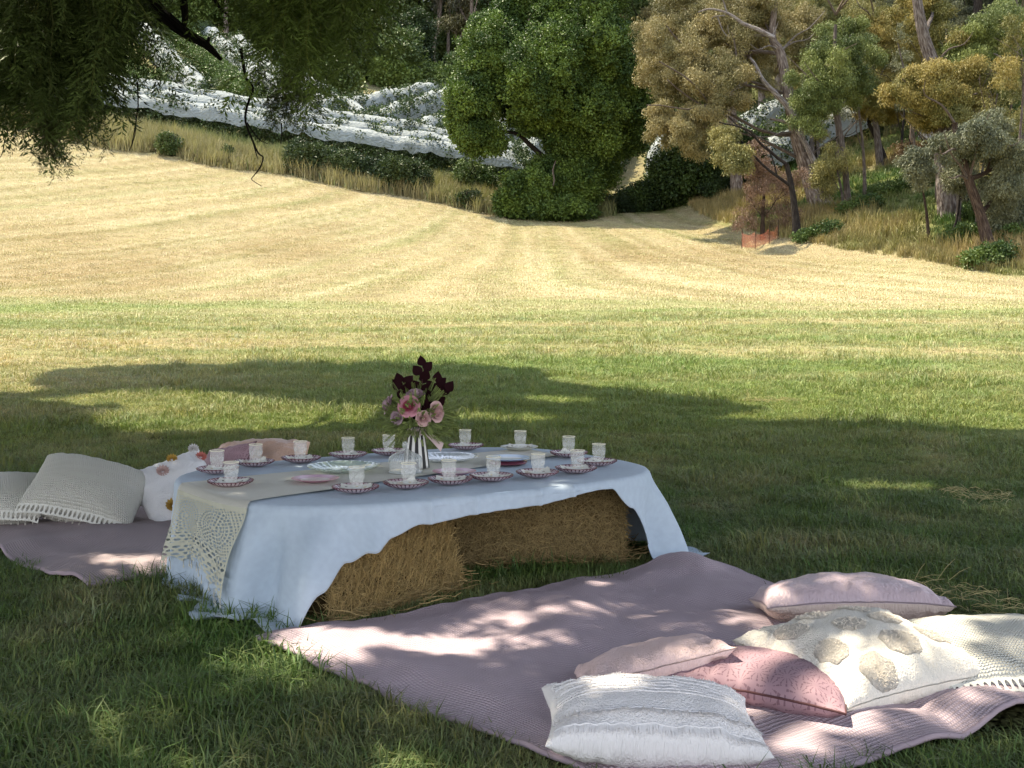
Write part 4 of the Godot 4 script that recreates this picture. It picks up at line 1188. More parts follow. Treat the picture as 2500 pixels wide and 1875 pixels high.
func build_table() -> void:
	# straw bales, and the board that lies on them under the cloth
	R.seed = 900
	var sm := leaf_mat(Color(0.05, 0.035, 0.01), 0.6)
	var st := MB.new()
	st.tube([Vector3.ZERO, Vector3(0.004, 0.03, 0), Vector3(0.0, 0.065, 0.004), Vector3(-.006, 0.1, 0.004)], [.0016, .0018, .0016, .0012], 3, 1.0, false)
	var straw := st.mesh(sm)
	var list := [["straw bale at the near left, its long rough side facing the camera", Vector2(-.72, 4.80), Vector2(.60, .80), .84, .36, .44, false], ["straw bale at the right end of the table with a frayed golden end", Vector2(-.28, 5.84), Vector2(.985, .17), .84, .375, .45, false], ["straw bale at the back of the table, hidden by the cloth", Vector2(-1.0, 6.05), Vector2(.82, .57), .87, .37, .42, true]]
	for e in list:
		var dir: Vector2 = e[2]
		var l: float = e[3]
		var hh: float = e[4]
		var w: float = e[5]
		var mid: Vector2 = e[1] + dir * l * 0.5 + Vector2(-dir.y, dir.x) * w * 0.5
		var o := thing("straw_bale", e[0], "straw bale", Vector3(mid.x, 0, -mid.y), Basis(Vector3.UP, atan2(dir.y, dir.x)))
		var m := MB.new()
		var H := Vector3(l, hh, w) * 0.5
		# the near bale has slumped back from its foot under the board
		var near_: bool = e[1].y < 5.0
		var slump := func(p: Vector3) -> Vector3: return p + (Vector3(.16 * clampf(.5 - p.x / l, 0, 1), 0, -.125) * (p.y / hh) if near_ else Vector3.ZERO)
		for f in 6:
			var ax := f / 2
			var sg := 1.0 if f % 2 == 0 else -1.0
			var pts := PackedVector3Array()
			for j in 15:
				for i in 25:
					var p := Vector3.ZERO
					p[ax] = sg * H[ax]
					p[(ax + 1) % 3] = lerpf(-1, 1, i / 24.0) * H[(ax + 1) % 3]
					p[(ax + 2) % 3] = lerpf(-1, 1, j / 14.0) * H[(ax + 2) % 3] * sg
					var rr := 0.035
					var q := p.clamp(-H + Vector3(rr, rr, rr), H - Vector3(rr, rr, rr))
					p = q + (p - q).normalized() * rr
					p += (p / H) * 0.010 * NB.get_noise_3dv(p * 22.0) - (p / H) * 0.008
					pts.append(slump.call(p + Vector3(0, hh * 0.5, 0)))
			m.grid(pts, 25, 15)
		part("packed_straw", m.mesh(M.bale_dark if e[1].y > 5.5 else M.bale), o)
		if e[6]:
			continue
		var it := Inst.new()
		for i in 9500:
			var ax := 2 if R.randf() < 0.62 else (0 if R.randf() < 0.6 else 1)
			var sg := 1.0 if (ax == 2 or R.randf() < 0.8) else -1.0
			var p := Vector3(R.randf_range(-1, 1), R.randf_range(-1, 1), R.randf_range(-1, 1)) * H
			p[ax] = sg * H[ax] * 0.985
			var nrm := Vector3.ZERO
			nrm[ax] = sg
			var al := (rdir() + Vector3(0, 0.35, 0)).normalized()
			al = (al - nrm * al.dot(nrm)).normalized()
			var out := absf(R.randfn(0, 0.16)) + (0.25 if R.randf() < 0.10 else 0.0)
			if ax == 0:
				out += absf(R.randfn(0, 0.35))
			al = (al + nrm * out).normalized()
			var sd := al.cross(nrm).normalized()
			var s := R.randf_range(0.25, 0.95)
			var t := R.randf_range(0.55, 1.25)
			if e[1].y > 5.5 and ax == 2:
				t *= 0.62  # front stalks of the set-back bale darkened, recess shade put into their colour
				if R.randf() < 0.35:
					continue
			var b := Basis(sd, al, sd.cross(al)).scaled(Vector3(1, 1, 1))
			b = Basis(b.x * 0.9, b.y * s, b.z * 0.9)
			p -= al * s * 0.04
			if near_ and p.y > hh * 0.22 and p.x < 0.1:
				continue
			it.add(Transform3D(b, slump.call(p + Vector3(0, hh * 0.5, 0))), Color(0.54 * t, 0.40 * t, 0.175 * t))
		# loose stalks fallen round the foot
		for i in 160:
			var p := Vector3(R.randf_range(-1.08, 1.1) * H.x, 0.02 + R.randf() * 0.03, H.z + absf(R.randfn(0, 0.06)))
			if i % 3 == 0:
				p = Vector3(H.x + absf(R.randfn(0, 0.07)), 0.02 + R.randf() * 0.04, R.randf_range(-1, 1) * H.z)
			var b := Basis(Vector3(R.randf_range(-1, 1), 0.1, R.randf_range(-1, 1)).normalized(), 1.4) * Basis(Vector3.UP, R.randf() * TAU)
			var t := R.randf_range(0.6, 1.3)
			it.add(Transform3D(b.scaled_local(Vector3(1, R.randf_range(0.4, 1.3), 1)), p), Color(0.42 * t, 0.30 * t, 0.13 * t))
		o.add_child(it.node("loose_straw", straw), true)
	var bm := MB.new()
	var top := PackedVector3Array()
	for ring in [[0.0, -.006], [0.985, -.006], [0.985, -.03], [0.0, -.03]]:
		for k in 65:
			var p := rim_pt(TAU * k / 64) * float(ring[0])
			top.append(tab(TS + p.x, TT + p.y, TOP + ring[1]))
	bm.grid(top, 65, 4)
	lone("table_board", bm.mesh(M.board), "flat board laid over the bales, hidden under the pale blue cloth", "table")

	# the cloth
	var m := MB.new()
	var NP := 721
	var pts := PackedVector3Array()
	var uvs := PackedVector2Array()
	var rings := 12
	var rows := 34
	for j in rings + rows:
		for k in NP:
			var a := TAU * k / (NP - 1) - PI
			var p: Vector3
			if j < rings:
				var f := j / float(rings)
				var q := rim_pt(a) * f
				p = tab(TS + q.x, TT + q.y, TOP + 0.0028 * NB.get_noise_2d(q.x * 9.0, q.y * 9.0) - 0.001)
				p.y += 0.003 * (exp(-pow((q.x - 0.28) / 0.006, 2.0)) + exp(-pow((q.x + 0.30) / 0.006, 2.0)) + exp(-pow((q.y + 0.02) / 0.006, 2.0))) * (1.0 if q.y < -0.3 else 0.0)
			else:
				var D := drop_at(a).x + 0.010 * NB.get_noise_2d(a * 14.0, 5.0)
				p = cloth_pt(a, D * (j - rings) / float(rows - 1))
				# pressed creases running down the short front fall
				var sx := rim_pt(a).x
				if a > -2.1 and a < -0.95:
					var cr := exp(-pow((sx - 0.33) / 0.011, 2.0)) + exp(-pow((sx - 0.14) / 0.012, 2.0)) + 0.9 * exp(-pow((sx + 0.20) / 0.014, 2.0)) + 1.2 * exp(-pow((sx + 0.42) / 0.016, 2.0)) - 0.8 * exp(-pow((sx - 0.24) / 0.05, 2.0)) - 0.8 * exp(-pow((sx + 0.03) / 0.07, 2.0))
					var w := 0.010 * NB.get_noise_2d(sx * 14.0, 3.0) * (j - rings) / float(rows)
					p += tab(0, -1, 0) * (0.017 * cr * smoothstep(0.0, 6.0, j - rings) + w)
			pts.append(p)
			uvs.append(Vector2(rim_pt(a).x * (j / float(rings) if j < rings else 1.0), rim_pt(a).y * (j / float(rings) if j < rings else 1.0)) * 4.0 + (Vector2.ZERO if j < rings else Vector2(cos(a), sin(a)) * 4.0 * drop_at(a).x * (j - rings) / float(rows)))
	m.grid(pts, NP, rings + rows, false, 1, 1, uvs)
	var cl := lone("tablecloth", m.mesh(M.linen), "pale blue linen cloth draped over the bales, lifted at the front", "tablecloth")
	var hm := MB.new()
	var hp := PackedVector3Array()
	for j in 2:
		for k in NP:
			var a := TAU * k / (NP - 1) - PI
			var D := drop_at(a).x + 0.010 * NB.get_noise_2d(a * 14.0, 5.0)
			var p := pts[(rings + rows - 1) * NP + k] if j == 1 else pts[(rings + rows - 1) * NP + k].lerp(pts[(rings + rows - 2) * NP + k], minf(1.0, 0.007 / (D / rows)))
			var q := rim_pt(a + 0.01) - rim_pt(a - 0.01)
			var n := Vector2(q.y, -q.x).normalized()
			hp.append(p + (tab(n.x, n.y) * 0.0015) + Vector3(0, 0.001, 0))
	hm.grid(hp, NP, 2)
	part("hem", hm.mesh(M.hem), cl)

	# the runner with its lace end
	var rt := MB.new()
	pts = PackedVector3Array()
	var W := 30
	for j in 32:
		for i in W:
			var w := i / float(W - 1)
			var a := deg_to_rad(lerpf(-150.0, -197.0, w))
			var e0 := cloth_pt(a, 0.05, 0.010)
			var e1 := cloth_pt(a, 0.0, 0.0) + Vector3(0, 0.006, 0)
			var far := tab(4.02, lerpf(5.30, 5.68, w), TOP + 0.006)
			if j < 4:
				pts.append(cloth_pt(a, 0.05 - 0.0125 * j, 0.008 + 0.0 * j) + Vector3(0, 0.001 * j, 0))
			else:
				var f := (j - 4) / 27.0
				var p := e1.lerp(far, pow(f, 1.15))
				var edge := sin(f * 21.0 + (3.0 if w > 0.5 else 0.0)) * 0.006 * (1.0 if w < 0.1 or w > 0.9 else 0.0)
				p += tab(0, edge)
				p.y = TOP + 0.0065 + 0.0012 * NB.get_noise_2d(p.x * 12.0, p.z * 12.0)
				pts.append(p)
	rt.grid(pts, W, 32, true, 9.0, 24.0)
	var run := lone("table_runner", rt.mesh(M.runner), "cream crochet runner along the table with a lace end hanging at the left", "table runner")
	var lc := MB.new()
	pts = PackedVector3Array()
	for j in 30:
		for i in 49:
			var w := i / 48.0
			var a := deg_to_rad(lerpf(-150.0, -197.0, w))
			var ln := 0.33 + 0.07 * smoothstep(0.45, 0.0, w) + 0.02 * sin(w * 9.0)
			var fold := 0.012 * sin(w * 15.0 + 1.0) * smoothstep(0.06, 0.25, ln * j / 29.0)
			pts.append(cloth_pt(a, 0.045 + (ln - 0.045) * j / 29.0, 0.010 + 0.018 * smoothstep(0.0, 0.2, ln * j / 29.0) + fold))
	lc.grid(pts, 49, 30)
	part("lace_end", lc.mesh(M.lace), run)
	var tm := MB.new()
	for i in 17:
		var w := i / 16.0
		var p: Vector3 = pts[29 * 49 + i * 3]
		tm.tube([p + Vector3(0, .012, 0), p + Vector3(0, -.012, 0), p + Vector3(0, -.02, 0), p + Vector3(0, -.028, 0)], [.0015, .002, .0045, .001], 5)
	part("tassels", tm.mesh(M.runner), run)

# ------------------------------------------------------------------ rugs and cushions
func rug(label: String, q: Array, nu: int, nv: int, waves: Callable, mt: Material) -> void:
	var m := MB.new()
	var ga := PackedVector3Array()
	var gb := PackedVector3Array()
	var uvs := PackedVector2Array()
	for j in nv:
		for i in nu:
			var f := i / float(nu - 1)
			var g := j / float(nv - 1)
			var p: Vector2 = (q[0] as Vector2).lerp(q[1], f).lerp((q[3] as Vector2).lerp(q[2], f), g)
			var eu := minf(f, 1 - f)
			var ev := minf(g, 1 - g)
			p += Vector2(0.020 * sin(g * 9.0 + 1.0) + 0.012 * sin(g * 23.0), 0.022 * sin(f * 8.0 + 2.0) + 0.012 * sin(f * 19.0)) * (1.0 - smoothstep(0.0, 0.25, minf(eu, ev)))
			var h: float = waves.call(f, g, p.x, p.y)
			ga.append(Vector3(p.x, h, -p.y))
			gb.append(Vector3(p.x, h - 0.016, -p.y))
			uvs.append(Vector2(f * (q[0] as Vector2).distance_to(q[1]), g * (q[0] as Vector2).distance_to(q[3])))
	m.grid(ga, nu, nv, true, 1, 1, uvs)
	m.grid(gb, nu, nv, false, 1, 1, uvs)
	# bound edge
	var loop := PackedInt32Array()
	for i in nu:
		loop.append(i)
	for j in range(1, nv):
		loop.append(j * nu + nu - 1)
	for i in range(nu - 2, -1, -1):
		loop.append((nv - 1) * nu + i)
	for j in range(nv - 2, -1, -1):
		loop.append(j * nu)
	var o := lone("picnic_rug", m.mesh(mt), label, "rug")
	var path := []
	for k in loop:
		path.append(ga[k].lerp(gb[k], 0.5))
	var em := MB.new()
	var rad := []
	rad.resize(path.size())
	rad.fill(0.0095)
	em.tube(path, rad, 6, 12.0, false)
	part("bound_edge", em.mesh(M.rug_edge), o)

# cushion surface: u across, v along, side +1 above -1 below
func pil(sp: Dictionary, u: float, v: float, side: float, lift := 0.0) -> Vector3:
	var c: float = sp.get("c", 0.07)
	var au := absf(u)
	var av := absf(v)
	var x: float = sp.w * 0.5 * u * (1.0 - c * (1.0 - v * v))
	var z: float = sp.l * 0.5 * v * (1.0 - c * (1.0 - u * u))
	var e := maxf(0.0, 1.0 - pow(au, 2.4)) * maxf(0.0, 1.0 - pow(av, 2.4))
	var y: float = sp.t * 0.5 * pow(e, 0.48)
	if side > 0.0:
		y *= sp.get("up", 1.0)
	else:
		y *= sp.get("down", 1.0)
	var s: float = sp.seed
	var wr: float = sp.get("wr", 0.006)
	var bell := 4.0 * pow(e, 0.5) * maxf(0.0, 1.0 - pow(e, 0.5))
	y += wr * bell * (NB.get_noise_2d(x * 70.0 + s * 31.0, s + side * 9.0 + v * 1.5) * smoothstep(0.25, 0.9, av) + NB.get_noise_2d(z * 70.0 + s * 17.0, s * 3.0 + side * 5.0 + u * 1.5) * smoothstep(0.25, 0.9, au)) * 1.8
	y += wr * 1.6 * sqrt(e) * NA.get_noise_3d(x * 60.0 + s * 50.0, z * 60.0, side * 30.0)
	y += wr * 0.7 * sqrt(e) * NB.get_noise_3d(x * 45.0 + s * 50.0 + z * 40.0, z * 15.0, side * 30.0)
	y += lift
	var sag: float = sp.get("sag", 0.0)
	return Vector3(x, side * y + sag * (1.0 - u * u) * 0.5 - sp.get("bend", 0.0) * v * v + sp.get("curl", 0.0) * u * u, z)

func cushion(called: String, label: String, sp: Dictionary, at: Vector3, basis: Basis, mt: Material, under: Material = null) -> Node3D:
	var o := thing(called, label, "cushion", at, basis)
	var N := 56
	for side in [1.0, -1.0]:
		var pts := PackedVector3Array()
		var uvs := PackedVector2Array()
		for j in N + 1:
			for i in N + 1:
				# closer lines towards the seams
				var u := sin((i / float(N) - 0.5) * PI)
				var v := sin((j / float(N) - 0.5) * PI)
				pts.append(pil(sp, u, v, side))
				uvs.append(Vector2((u * 0.5 + 0.5) * sp.w, (v * 0.5 + 0.5) * sp.l))
		var m := MB.new()
		m.grid(pts, N + 1, N + 1, side < 0.0, 1, 1, uvs)
		part("cover" if side > 0.0 else "back_cover", m.mesh(mt if side > 0.0 or under == null else under), o)
	if sp.get("seam", 0.0) > 0.0:
		var path := []
		for k in 4:
			for i in 24:
				var f := -1.0 + 2.0 * i / 24.0
				var q: Vector2 = [Vector2(f, -1), Vector2(1, f), Vector2(-f, 1), Vector2(-1, -f)][k]
				path.append(pil(sp, q.x * 0.999, q.y * 0.999, 1.0))
		path.append(path[0])
		var rad := []
		rad.resize(path.size())
		rad.fill(sp.seam)
		var em := MB.new()
		em.tube(path, rad, 5, 8.0, false)
		part("piping", em.mesh(sp.get("seam_mat", mt)), o)
	return o

# a frayed row of threads over the cover, along u at height v
func fray(o: Node3D, sp: Dictionary, v0: float, u0: float, u1: float, n: int, length: float, mt: Material, called := "fringe_row") -> void:
	var m := MB.new()
	for i in n:
		var u := lerpf(u0, u1, (i + R.randf_range(-.4, .4)) / n)
		var v := v0 + 0.006 * NB.get_noise_1d(u * 30.0 + v0 * 50.0)
		if absf(u) > 0.985 or absf(v) > 0.99:
			continue
		var p := pil(sp, u, v, 1.0, 0.0005)
		var q := pil(sp, u + R.randf_range(-.012, .012), minf(v + length / sp.l * 2.0, 1.02), 1.0, length * R.randf_range(0.35, 0.9))
		q = p + (q - p) * R.randf_range(0.6, 1.25)
		var sd := Vector3(R.randf_range(0.0012, 0.003), 0, R.randf_range(-.001, .001))
		var k := m.v.size()
		m.vert(p - sd); m.vert(p + sd); m.vert(q + sd * 0.5); m.vert(q - sd * 0.5)
		m.tri(k, k + 1, k + 2); m.tri(k, k + 2, k + 3)
	var path := []
	var rad := []
	for i in 49:
		path.append(pil(sp, lerpf(u0, u1, i / 48.0) * .985, clampf(v0, -.975, .975), 1.0, 0.0008))
		rad.append(.0026)
	m.tube(path, rad, 4, 1.0, false)
	part(called, m.mesh(mt), o)

func tassel_edge(o: Node3D, sp: Dictionary, n: int, mt: Material, u0 := -0.95, u1 := 0.95, along_v := true, down := Vector3(0, -1, 0)) -> void:
	# an open worked border beyond the seam and small pompon tassels under it
	var bm := MB.new()
	var pts := PackedVector3Array()
	for j in 3:
		for i in 41:
			var f := lerpf(u0, u1, i / 40.0)
			var p := pil(sp, f, 0.97, 1.0) if along_v else pil(sp, 0.97, f, 1.0)
			pts.append(p + down * 0.018 * j + Vector3(0, -.004 * j, 0.012 * j if along_v else 0.0) + (Vector3.ZERO if along_v else Vector3(0.012 * j, 0, 0)))
	bm.grid(pts, 41, 3, false, 24.0, 1.0)
	part("open_border", bm.mesh(M.border), o)
	for i in n:
		var f := lerpf(u0 + .03, u1 - .03, (i + 0.5) / n)
		var p := pil(sp, f, 0.97, 1.0) if along_v else pil(sp, 0.97, f, 1.0)
		p += down * 0.036 + (Vector3(0, -.008, .024) if along_v else Vector3(.024, -.008, 0))
		var m := MB.new()
		m.tube([p, p + down * 0.012, p + down * 0.017, p + down * 0.023, p + down * 0.027], [.0014, .0016, .0046, .0046, .001], 6)
		part("tassel", m.mesh(mt), o)

func build_cushions() -> void:
	R.seed = 1200
	# right hand rug and cushions
	rug("mauve quilted rug in front of the table, under the right hand cushions", [Vector2(-.97, 4.56), Vector2(.88, 5.99), Vector2(1.93, 3.86), Vector2(.40, 3.02)], 110, 100,
		func(f, g, x, u): return 0.045 + 0.016 * NB.get_noise_2d(x * 7.0, u * 7.0) + 0.010 * sin(f * 14.0 + g * 5.0) * sin(g * 9.0) + 0.012 * NA.get_noise_2d(x * 22.0, u * 22.0) + 0.005 * NB.get_noise_2d(x * 26.0 + u * 10.0, u * 20.0) + 0.055 * exp(-pow((f - 0.93) / 0.05, 2.0)) * exp(-pow((g - 0.03) / 0.10, 2.0)) + (0.05 * absf(sin(f * 9.5 + 0.6)) * smoothstep(0.62, 1.0, g) * smoothstep(0.3, 0.6, f)) - 0.02 * smoothstep(0.08, 0.0, minf(minf(f, 1 - f), minf(g, 1 - g))), M.rug)
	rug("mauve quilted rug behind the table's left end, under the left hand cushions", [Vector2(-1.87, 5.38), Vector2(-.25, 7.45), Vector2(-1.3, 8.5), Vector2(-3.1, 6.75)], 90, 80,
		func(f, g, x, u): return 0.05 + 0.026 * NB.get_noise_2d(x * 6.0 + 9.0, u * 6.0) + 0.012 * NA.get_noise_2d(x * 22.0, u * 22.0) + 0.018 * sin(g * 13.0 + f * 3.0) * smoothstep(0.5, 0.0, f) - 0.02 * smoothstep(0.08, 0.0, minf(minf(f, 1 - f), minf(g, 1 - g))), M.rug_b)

	var sp := {"w": .60, "l": .40, "t": .20, "seed": 1.0, "wr": .007, "c": .08}
	var o := cushion("cushion", "off white cushion with frayed fringe rows, nearest the camera", sp, Vector3(.385, .105, -3.40), euler(0, 4, -3), M.white_cotton)
	for v in [-.80, -.66, -.53, -.40, -.27, -.15, -.03, .09, .20]:
		fray(o, sp, v, -.96, .96, 130, .007, M.white_fray)
	fray(o, sp, .62, -.97, .97, 300, .030, M.white_fray)
	fray(o, sp, .86, -.97, .97, 300, .022, M.white_fray)
	fray(o, sp, -.965, -.97, .97, 200, -.012, M.white_fray)

	sp = {"w": .55, "l": .42, "t": .16, "seed": 2.0, "wr": .005, "c": .10, "seam": .004, "seam_mat": M.plum}
	cushion("cushion", "dusty pink cushion with a cut starburst pattern, between the blush and the fringed ones", sp, Vector3(.80, .09, -3.82), euler(-26, -3, -3), M.devore)

	sp = {"w": .50, "l": .40, "t": .15, "seed": 3.0, "wr": .009, "c": .10, "seam": .0022, "curl": .01}
	cushion("cushion", "plain blush pink cushion tilted up on the rug", sp, Vector3(.44, .10, -3.93), euler(2, -14, 12), M.blush)

	sp = {"w": .60, "l": .56, "t": .22, "seed": 4.0, "wr": .008, "c": .07, "seam": .002}
	o = cushion("cushion", "big cream cushion with round shaggy spots", sp, Vector3(1.12, .125, -3.95), euler(25, 7, 3), M.cream_cotton)
	for d in [[-.68, -.40, .055], [-.20, -.68, .055], [.40, -.66, .058], [-.66, .30, .056], [-.12, -.08, .056], [.42, -.10, .058], [.14, .50, .066], [.72, .36, .058], [-.40, .80, .062]]:
		var m := MB.new()
		var pts := PackedVector3Array()
		for j in 12:
			for i in 33:
				var a := TAU * i / 32.0
				var r: float = d[2] * (j / 10.0 if j < 11 else 1.02) * (1.0 + 0.05 * sin(a * 7.0 + d[0] * 9.0))
				var u: float = d[0] + r * cos(a) / (sp.w * 0.5)
				var v: float = d[1] + r * sin(a) / (sp.l * 0.5)
				pts.append(pil(sp, clampf(u, -.99, .99), clampf(v, -.99, .99), 1.0, (0.005 + 0.003 * NB.get_noise_2d(u * 300.0, v * 300.0)) if j < 10 else (0.003 if j == 10 else 0.0)))
		m.grid(pts, 33, 12)
		part("shaggy_spot", m.mesh(M.shag), o)
		var it := Inst.new()
		for i in 260:
			var a := R.randf() * TAU
			var r: float = d[2] * sqrt(R.randf())
			var u: float = clampf(d[0] + r * cos(a) / (sp.w * 0.5), -.99, .99)
			var v: float = clampf(d[1] + r * sin(a) / (sp.l * 0.5), -.99, .99)
			var t := R.randf_range(.8, 1.1)
			it.add(Transform3D(Basis(rdir(), R.randf_range(.3, 1.1)).scaled(Vector3.ONE * R.randf_range(.35, .55)), pil(sp, u, v, 1.0, 0.004)), Color(.88 * t, .80 * t, .68 * t))
		o.add_child(it.node("yarn_loops", M.yarn), true)

	sp = {"w": .58, "l": .50, "t": .17, "seed": 5.0, "wr": .004, "c": .06}
	o = cushion("cushion", "white crochet cushion at the right edge with an open tasselled border", sp, Vector3(1.60, .115, -4.04), euler(6, 8, 0), M.knit_white)
	tassel_edge(o, sp, 17, M.white_cotton, -.96, .96, true, Vector3(0, -.35, .9))

	sp = {"w": .70, "l": .44, "t": .20, "seed": 6.0, "wr": .010, "c": .05, "seam": .003, "sag": 0.03}
	cushion("cushion", "long two tone cushion, mauve satin above and beige linen below, at the back", sp, Vector3(1.31, .095, -4.80), euler(-2, -9, 1), M.satin, M.beige)

	# left hand cushions
	sp = {"w": .64, "l": .43, "t": .36, "seed": 7.0, "wr": .004, "c": .06}
	o = cushion("cushion", "large cream crochet cushion with a tasselled edge, propped up at the left", sp, Vector3(-2.41, .20, -6.98), euler(-6, 33, -15), M.knit_cream)
	tassel_edge(o, sp, 16, M.cream_cotton, -.97, .97, true, Vector3(0, -.3, .95))
	sp = {"w": .62, "l": .46, "t": .26, "seed": 8.0, "wr": .004, "c": .06}
	o = cushion("cushion", "cream crochet cushion lying flat at the left edge of the picture", sp, Vector3(-2.93, .155, -7.0), euler(4, 18, 2), M.knit_cream)
	tassel_edge(o, sp, 15, M.cream_cotton, -.97, .97, true, Vector3(0, -.8, .5))
	sp = {"w": .47, "l": .47, "t": .22, "seed": 9.0, "wr": .008, "c": .07}
	o = cushion("cushion", "white cushion with coloured rosettes standing on its corner", sp, Vector3(-1.94, .175, -7.15), Basis(Vector3.BACK, deg_to_rad(-20)) * Basis(Vector3.RIGHT, deg_to_rad(46)) * Basis(Vector3.UP, deg_to_rad(50)), M.bright_cotton)
	for d in [[.18, -.84, M.ro_mustard, .031], [.92, -.60, M.ro_coral, .032], [-.22, -.52, M.ro_pink, .036], [-.95, -.95, M.ro_brown, .034], [.84, -.96, M.ro_white, .031], [-.42, .55, M.ro_mustard, .042]]:
		rosette(o, pil(sp, clampf(d[0], -.97, .97), clampf(d[1], -.97, .97), 1.0), d[3], d[2])
	sp = {"w": .42, "l": .40, "t": .15, "seed": 10.0, "wr": .005, "c": .08, "seam": .003, "seam_mat": M.plum}
	cushion("cushion", "dusty pink patterned cushion peeping out behind the white rosette one", sp, Vector3(-1.76, .24, -7.45), euler(-20, 52, 18), M.devore)
	sp = {"w": .60, "l": .44, "t": .28, "seed": 11.0, "wr": .012, "c": .06}
	cushion("cushion", "peach satin cushion behind the back left corner of the table", sp, Vector3(-1.58, .25, -7.72), euler(6, 30, 4), M.peach)

func rosette(o: Node3D, p: Vector3, r: float, mt: Material) -> void:
	var m := MB.new()
	for ring in 4:
		var pts := PackedVector3Array()
		for j in 4:
			for i in 41:
				var a := TAU * i / 40.0
				var f := j / 3.0
				var rr := r * (0.25 + 0.25 * ring) * (0.35 + 0.65 * f)
				var ruf := (0.16 * r) * sin(a * (7 + ring * 2) + ring * 1.7 + p.x * 40.0) * f
				pts.append(p + Vector3(cos(a) * (rr + ruf * 0.6), r * (0.85 - 0.17 * ring) * (0.25 + 0.75 * f) + ruf, sin(a) * (rr + ruf * 0.6)))
		m.grid(pts, 41, 4)
	part("rosette", m.mesh(mt), o)

# ------------------------------------------------------------------ plates, glasses and flowers
func make_plate() -> Node3D:
	var o := Node3D.new()
	var m := MB.new()
	m.lathe(PackedVector2Array([Vector2(0, .006), Vector2(.055, .005), Vector2(.064, .006), Vector2(.082, .013), Vector2(.098, .022), Vector2(.1005, .0235)]), 48)
	m.lathe(PackedVector2Array([Vector2(.1005, .0235), Vector2(.098, .019), Vector2(.082, .0095), Vector2(.063, .002), Vector2(0, .002)]), 48)
	part("dish", m.mesh(M.plate_glass), o)
	var rm := MB.new()
	var path := []
	var rad := []
	for i in 97:
		var a := TAU * i / 96
		var sc := 0.0012 * sin(a * 24.0)
		path.append(Vector3(cos(a) * (.101 + sc), .0235, sin(a) * (.101 + sc)))
		rad.append(.0017)
	rm.tube(path, rad, 5, 1.0, false)
	part("rim", rm.mesh(M.plate_dark), o)
	var rb := MB.new()
	for i in 32:
		var a := TAU * i / 32
		var d := Vector3(cos(a), 0, sin(a))
		rb.tube([d * .058 + Vector3(0, .0035, 0), d * .080 + Vector3(0, .010, 0), d * .1 + Vector3(0, .0215, 0)], [.0016, .0026, .0034], 5)
	part("ribs", rb.mesh(M.plate_dark), o)
	var foot := MB.new()
	foot.lathe(PackedVector2Array([Vector2(.052, .004), Vector2(.054, .0), Vector2(.058, .0), Vector2(.060, .004)]), 36)
	part("foot", foot.mesh(M.plate_dark), o)
	return o

func make_glass() -> Node3D:
	var o := Node3D.new()
	var out := PackedVector2Array([Vector2(0, 0), Vector2(.026, 0), Vector2(.0285, .003), Vector2(.0300, .012), Vector2(.0292, .016), Vector2(.0305, .022), Vector2(.0345, .055), Vector2(.0365, .078), Vector2(.0360, .080), Vector2(.0375, .092)])
	var inn := PackedVector2Array([Vector2(.0358, .092), Vector2(.0345, .078), Vector2(.0325, .055), Vector2(.0275, .016), Vector2(.024, .012), Vector2(0, .011)])
	var m := MB.new()
	m.lathe(out, 40)
	m.lathe(inn, 40)
	part("wall", m.mesh(M.tumbler), o)
	# raised pattern: medallions round the middle, with beaded lines
	var em := MB.new()
	for k in 5:
		var a0 := TAU * k / 5.0
		for ring in [[.0115, .0011], [.006, .0010]]:
			var pp := []
			var rr := []
			for i in 19:
				var t := TAU * i / 18
				var y: float = .050 + ring[0] * sin(t)
				var r := lerpf(.0305, .0365, (y - .022) / .056) + .0004
				var a: float = a0 + ring[0] * cos(t) / r
				pp.append(Vector3(cos(a) * r, y, sin(a) * r))
				rr.append(ring[1])
			em.tube(pp, rr, 4, 1.0, false)
		for j in 4:
			var y := .030 + j * .013
			var r := lerpf(.0305, .0365, (y - .022) / .056) + .0004
			var a := a0 + TAU / 10.0
			em.tube([Vector3(cos(a - .12) * r, y - .004, sin(a - .12) * r), Vector3(cos(a) * r, y + .004, sin(a) * r), Vector3(cos(a + .12) * r, y - .004, sin(a + .12) * r)], [.0006, .0013, .0006], 4)
	part("embossing", em.mesh(M.tumbler_relief), o)
	var rm := MB.new()
	rm.lathe(PackedVector2Array([Vector2(.0376, .0895), Vector2(.0379, .0915), Vector2(.0374, .0932), Vector2(.0362, .0932), Vector2(.0357, .0915), Vector2(.0358, .0895)]), 40)
	part("gold_rim", rm.mesh(M.gold), o)
	return o

func make_napkin(seed_: int) -> ArrayMesh:
	R.seed = seed_
	var m := MB.new()
	for lay in 2:
		var pts := PackedVector3Array()
		var tw := lay * 0.10
		for j in 13:
			for i in 13:
				var u := i / 6.0 - 1.0
				var v := j / 6.0 - 1.0
				var p := Vector3(u * .066, 0, v * .066).rotated(Vector3.UP, tw)
				var r := Vector2(p.x, p.z).length()
				p.y = .0085 + lay * .0022 + pow(maxf(0.0, r - .045), 1.3) * 0.85 + 0.0015 * NB.get_noise_2d(u * 5.0 + seed_ * 7.0, v * 5.0)
				if u * v > 0.5 and seed_ % 2 == 0:
					p.y += (u * v - 0.5) * 0.018
				pts.append(p)
		m.grid(pts, 13, 13, true)
	return m.mesh(M.napkin)

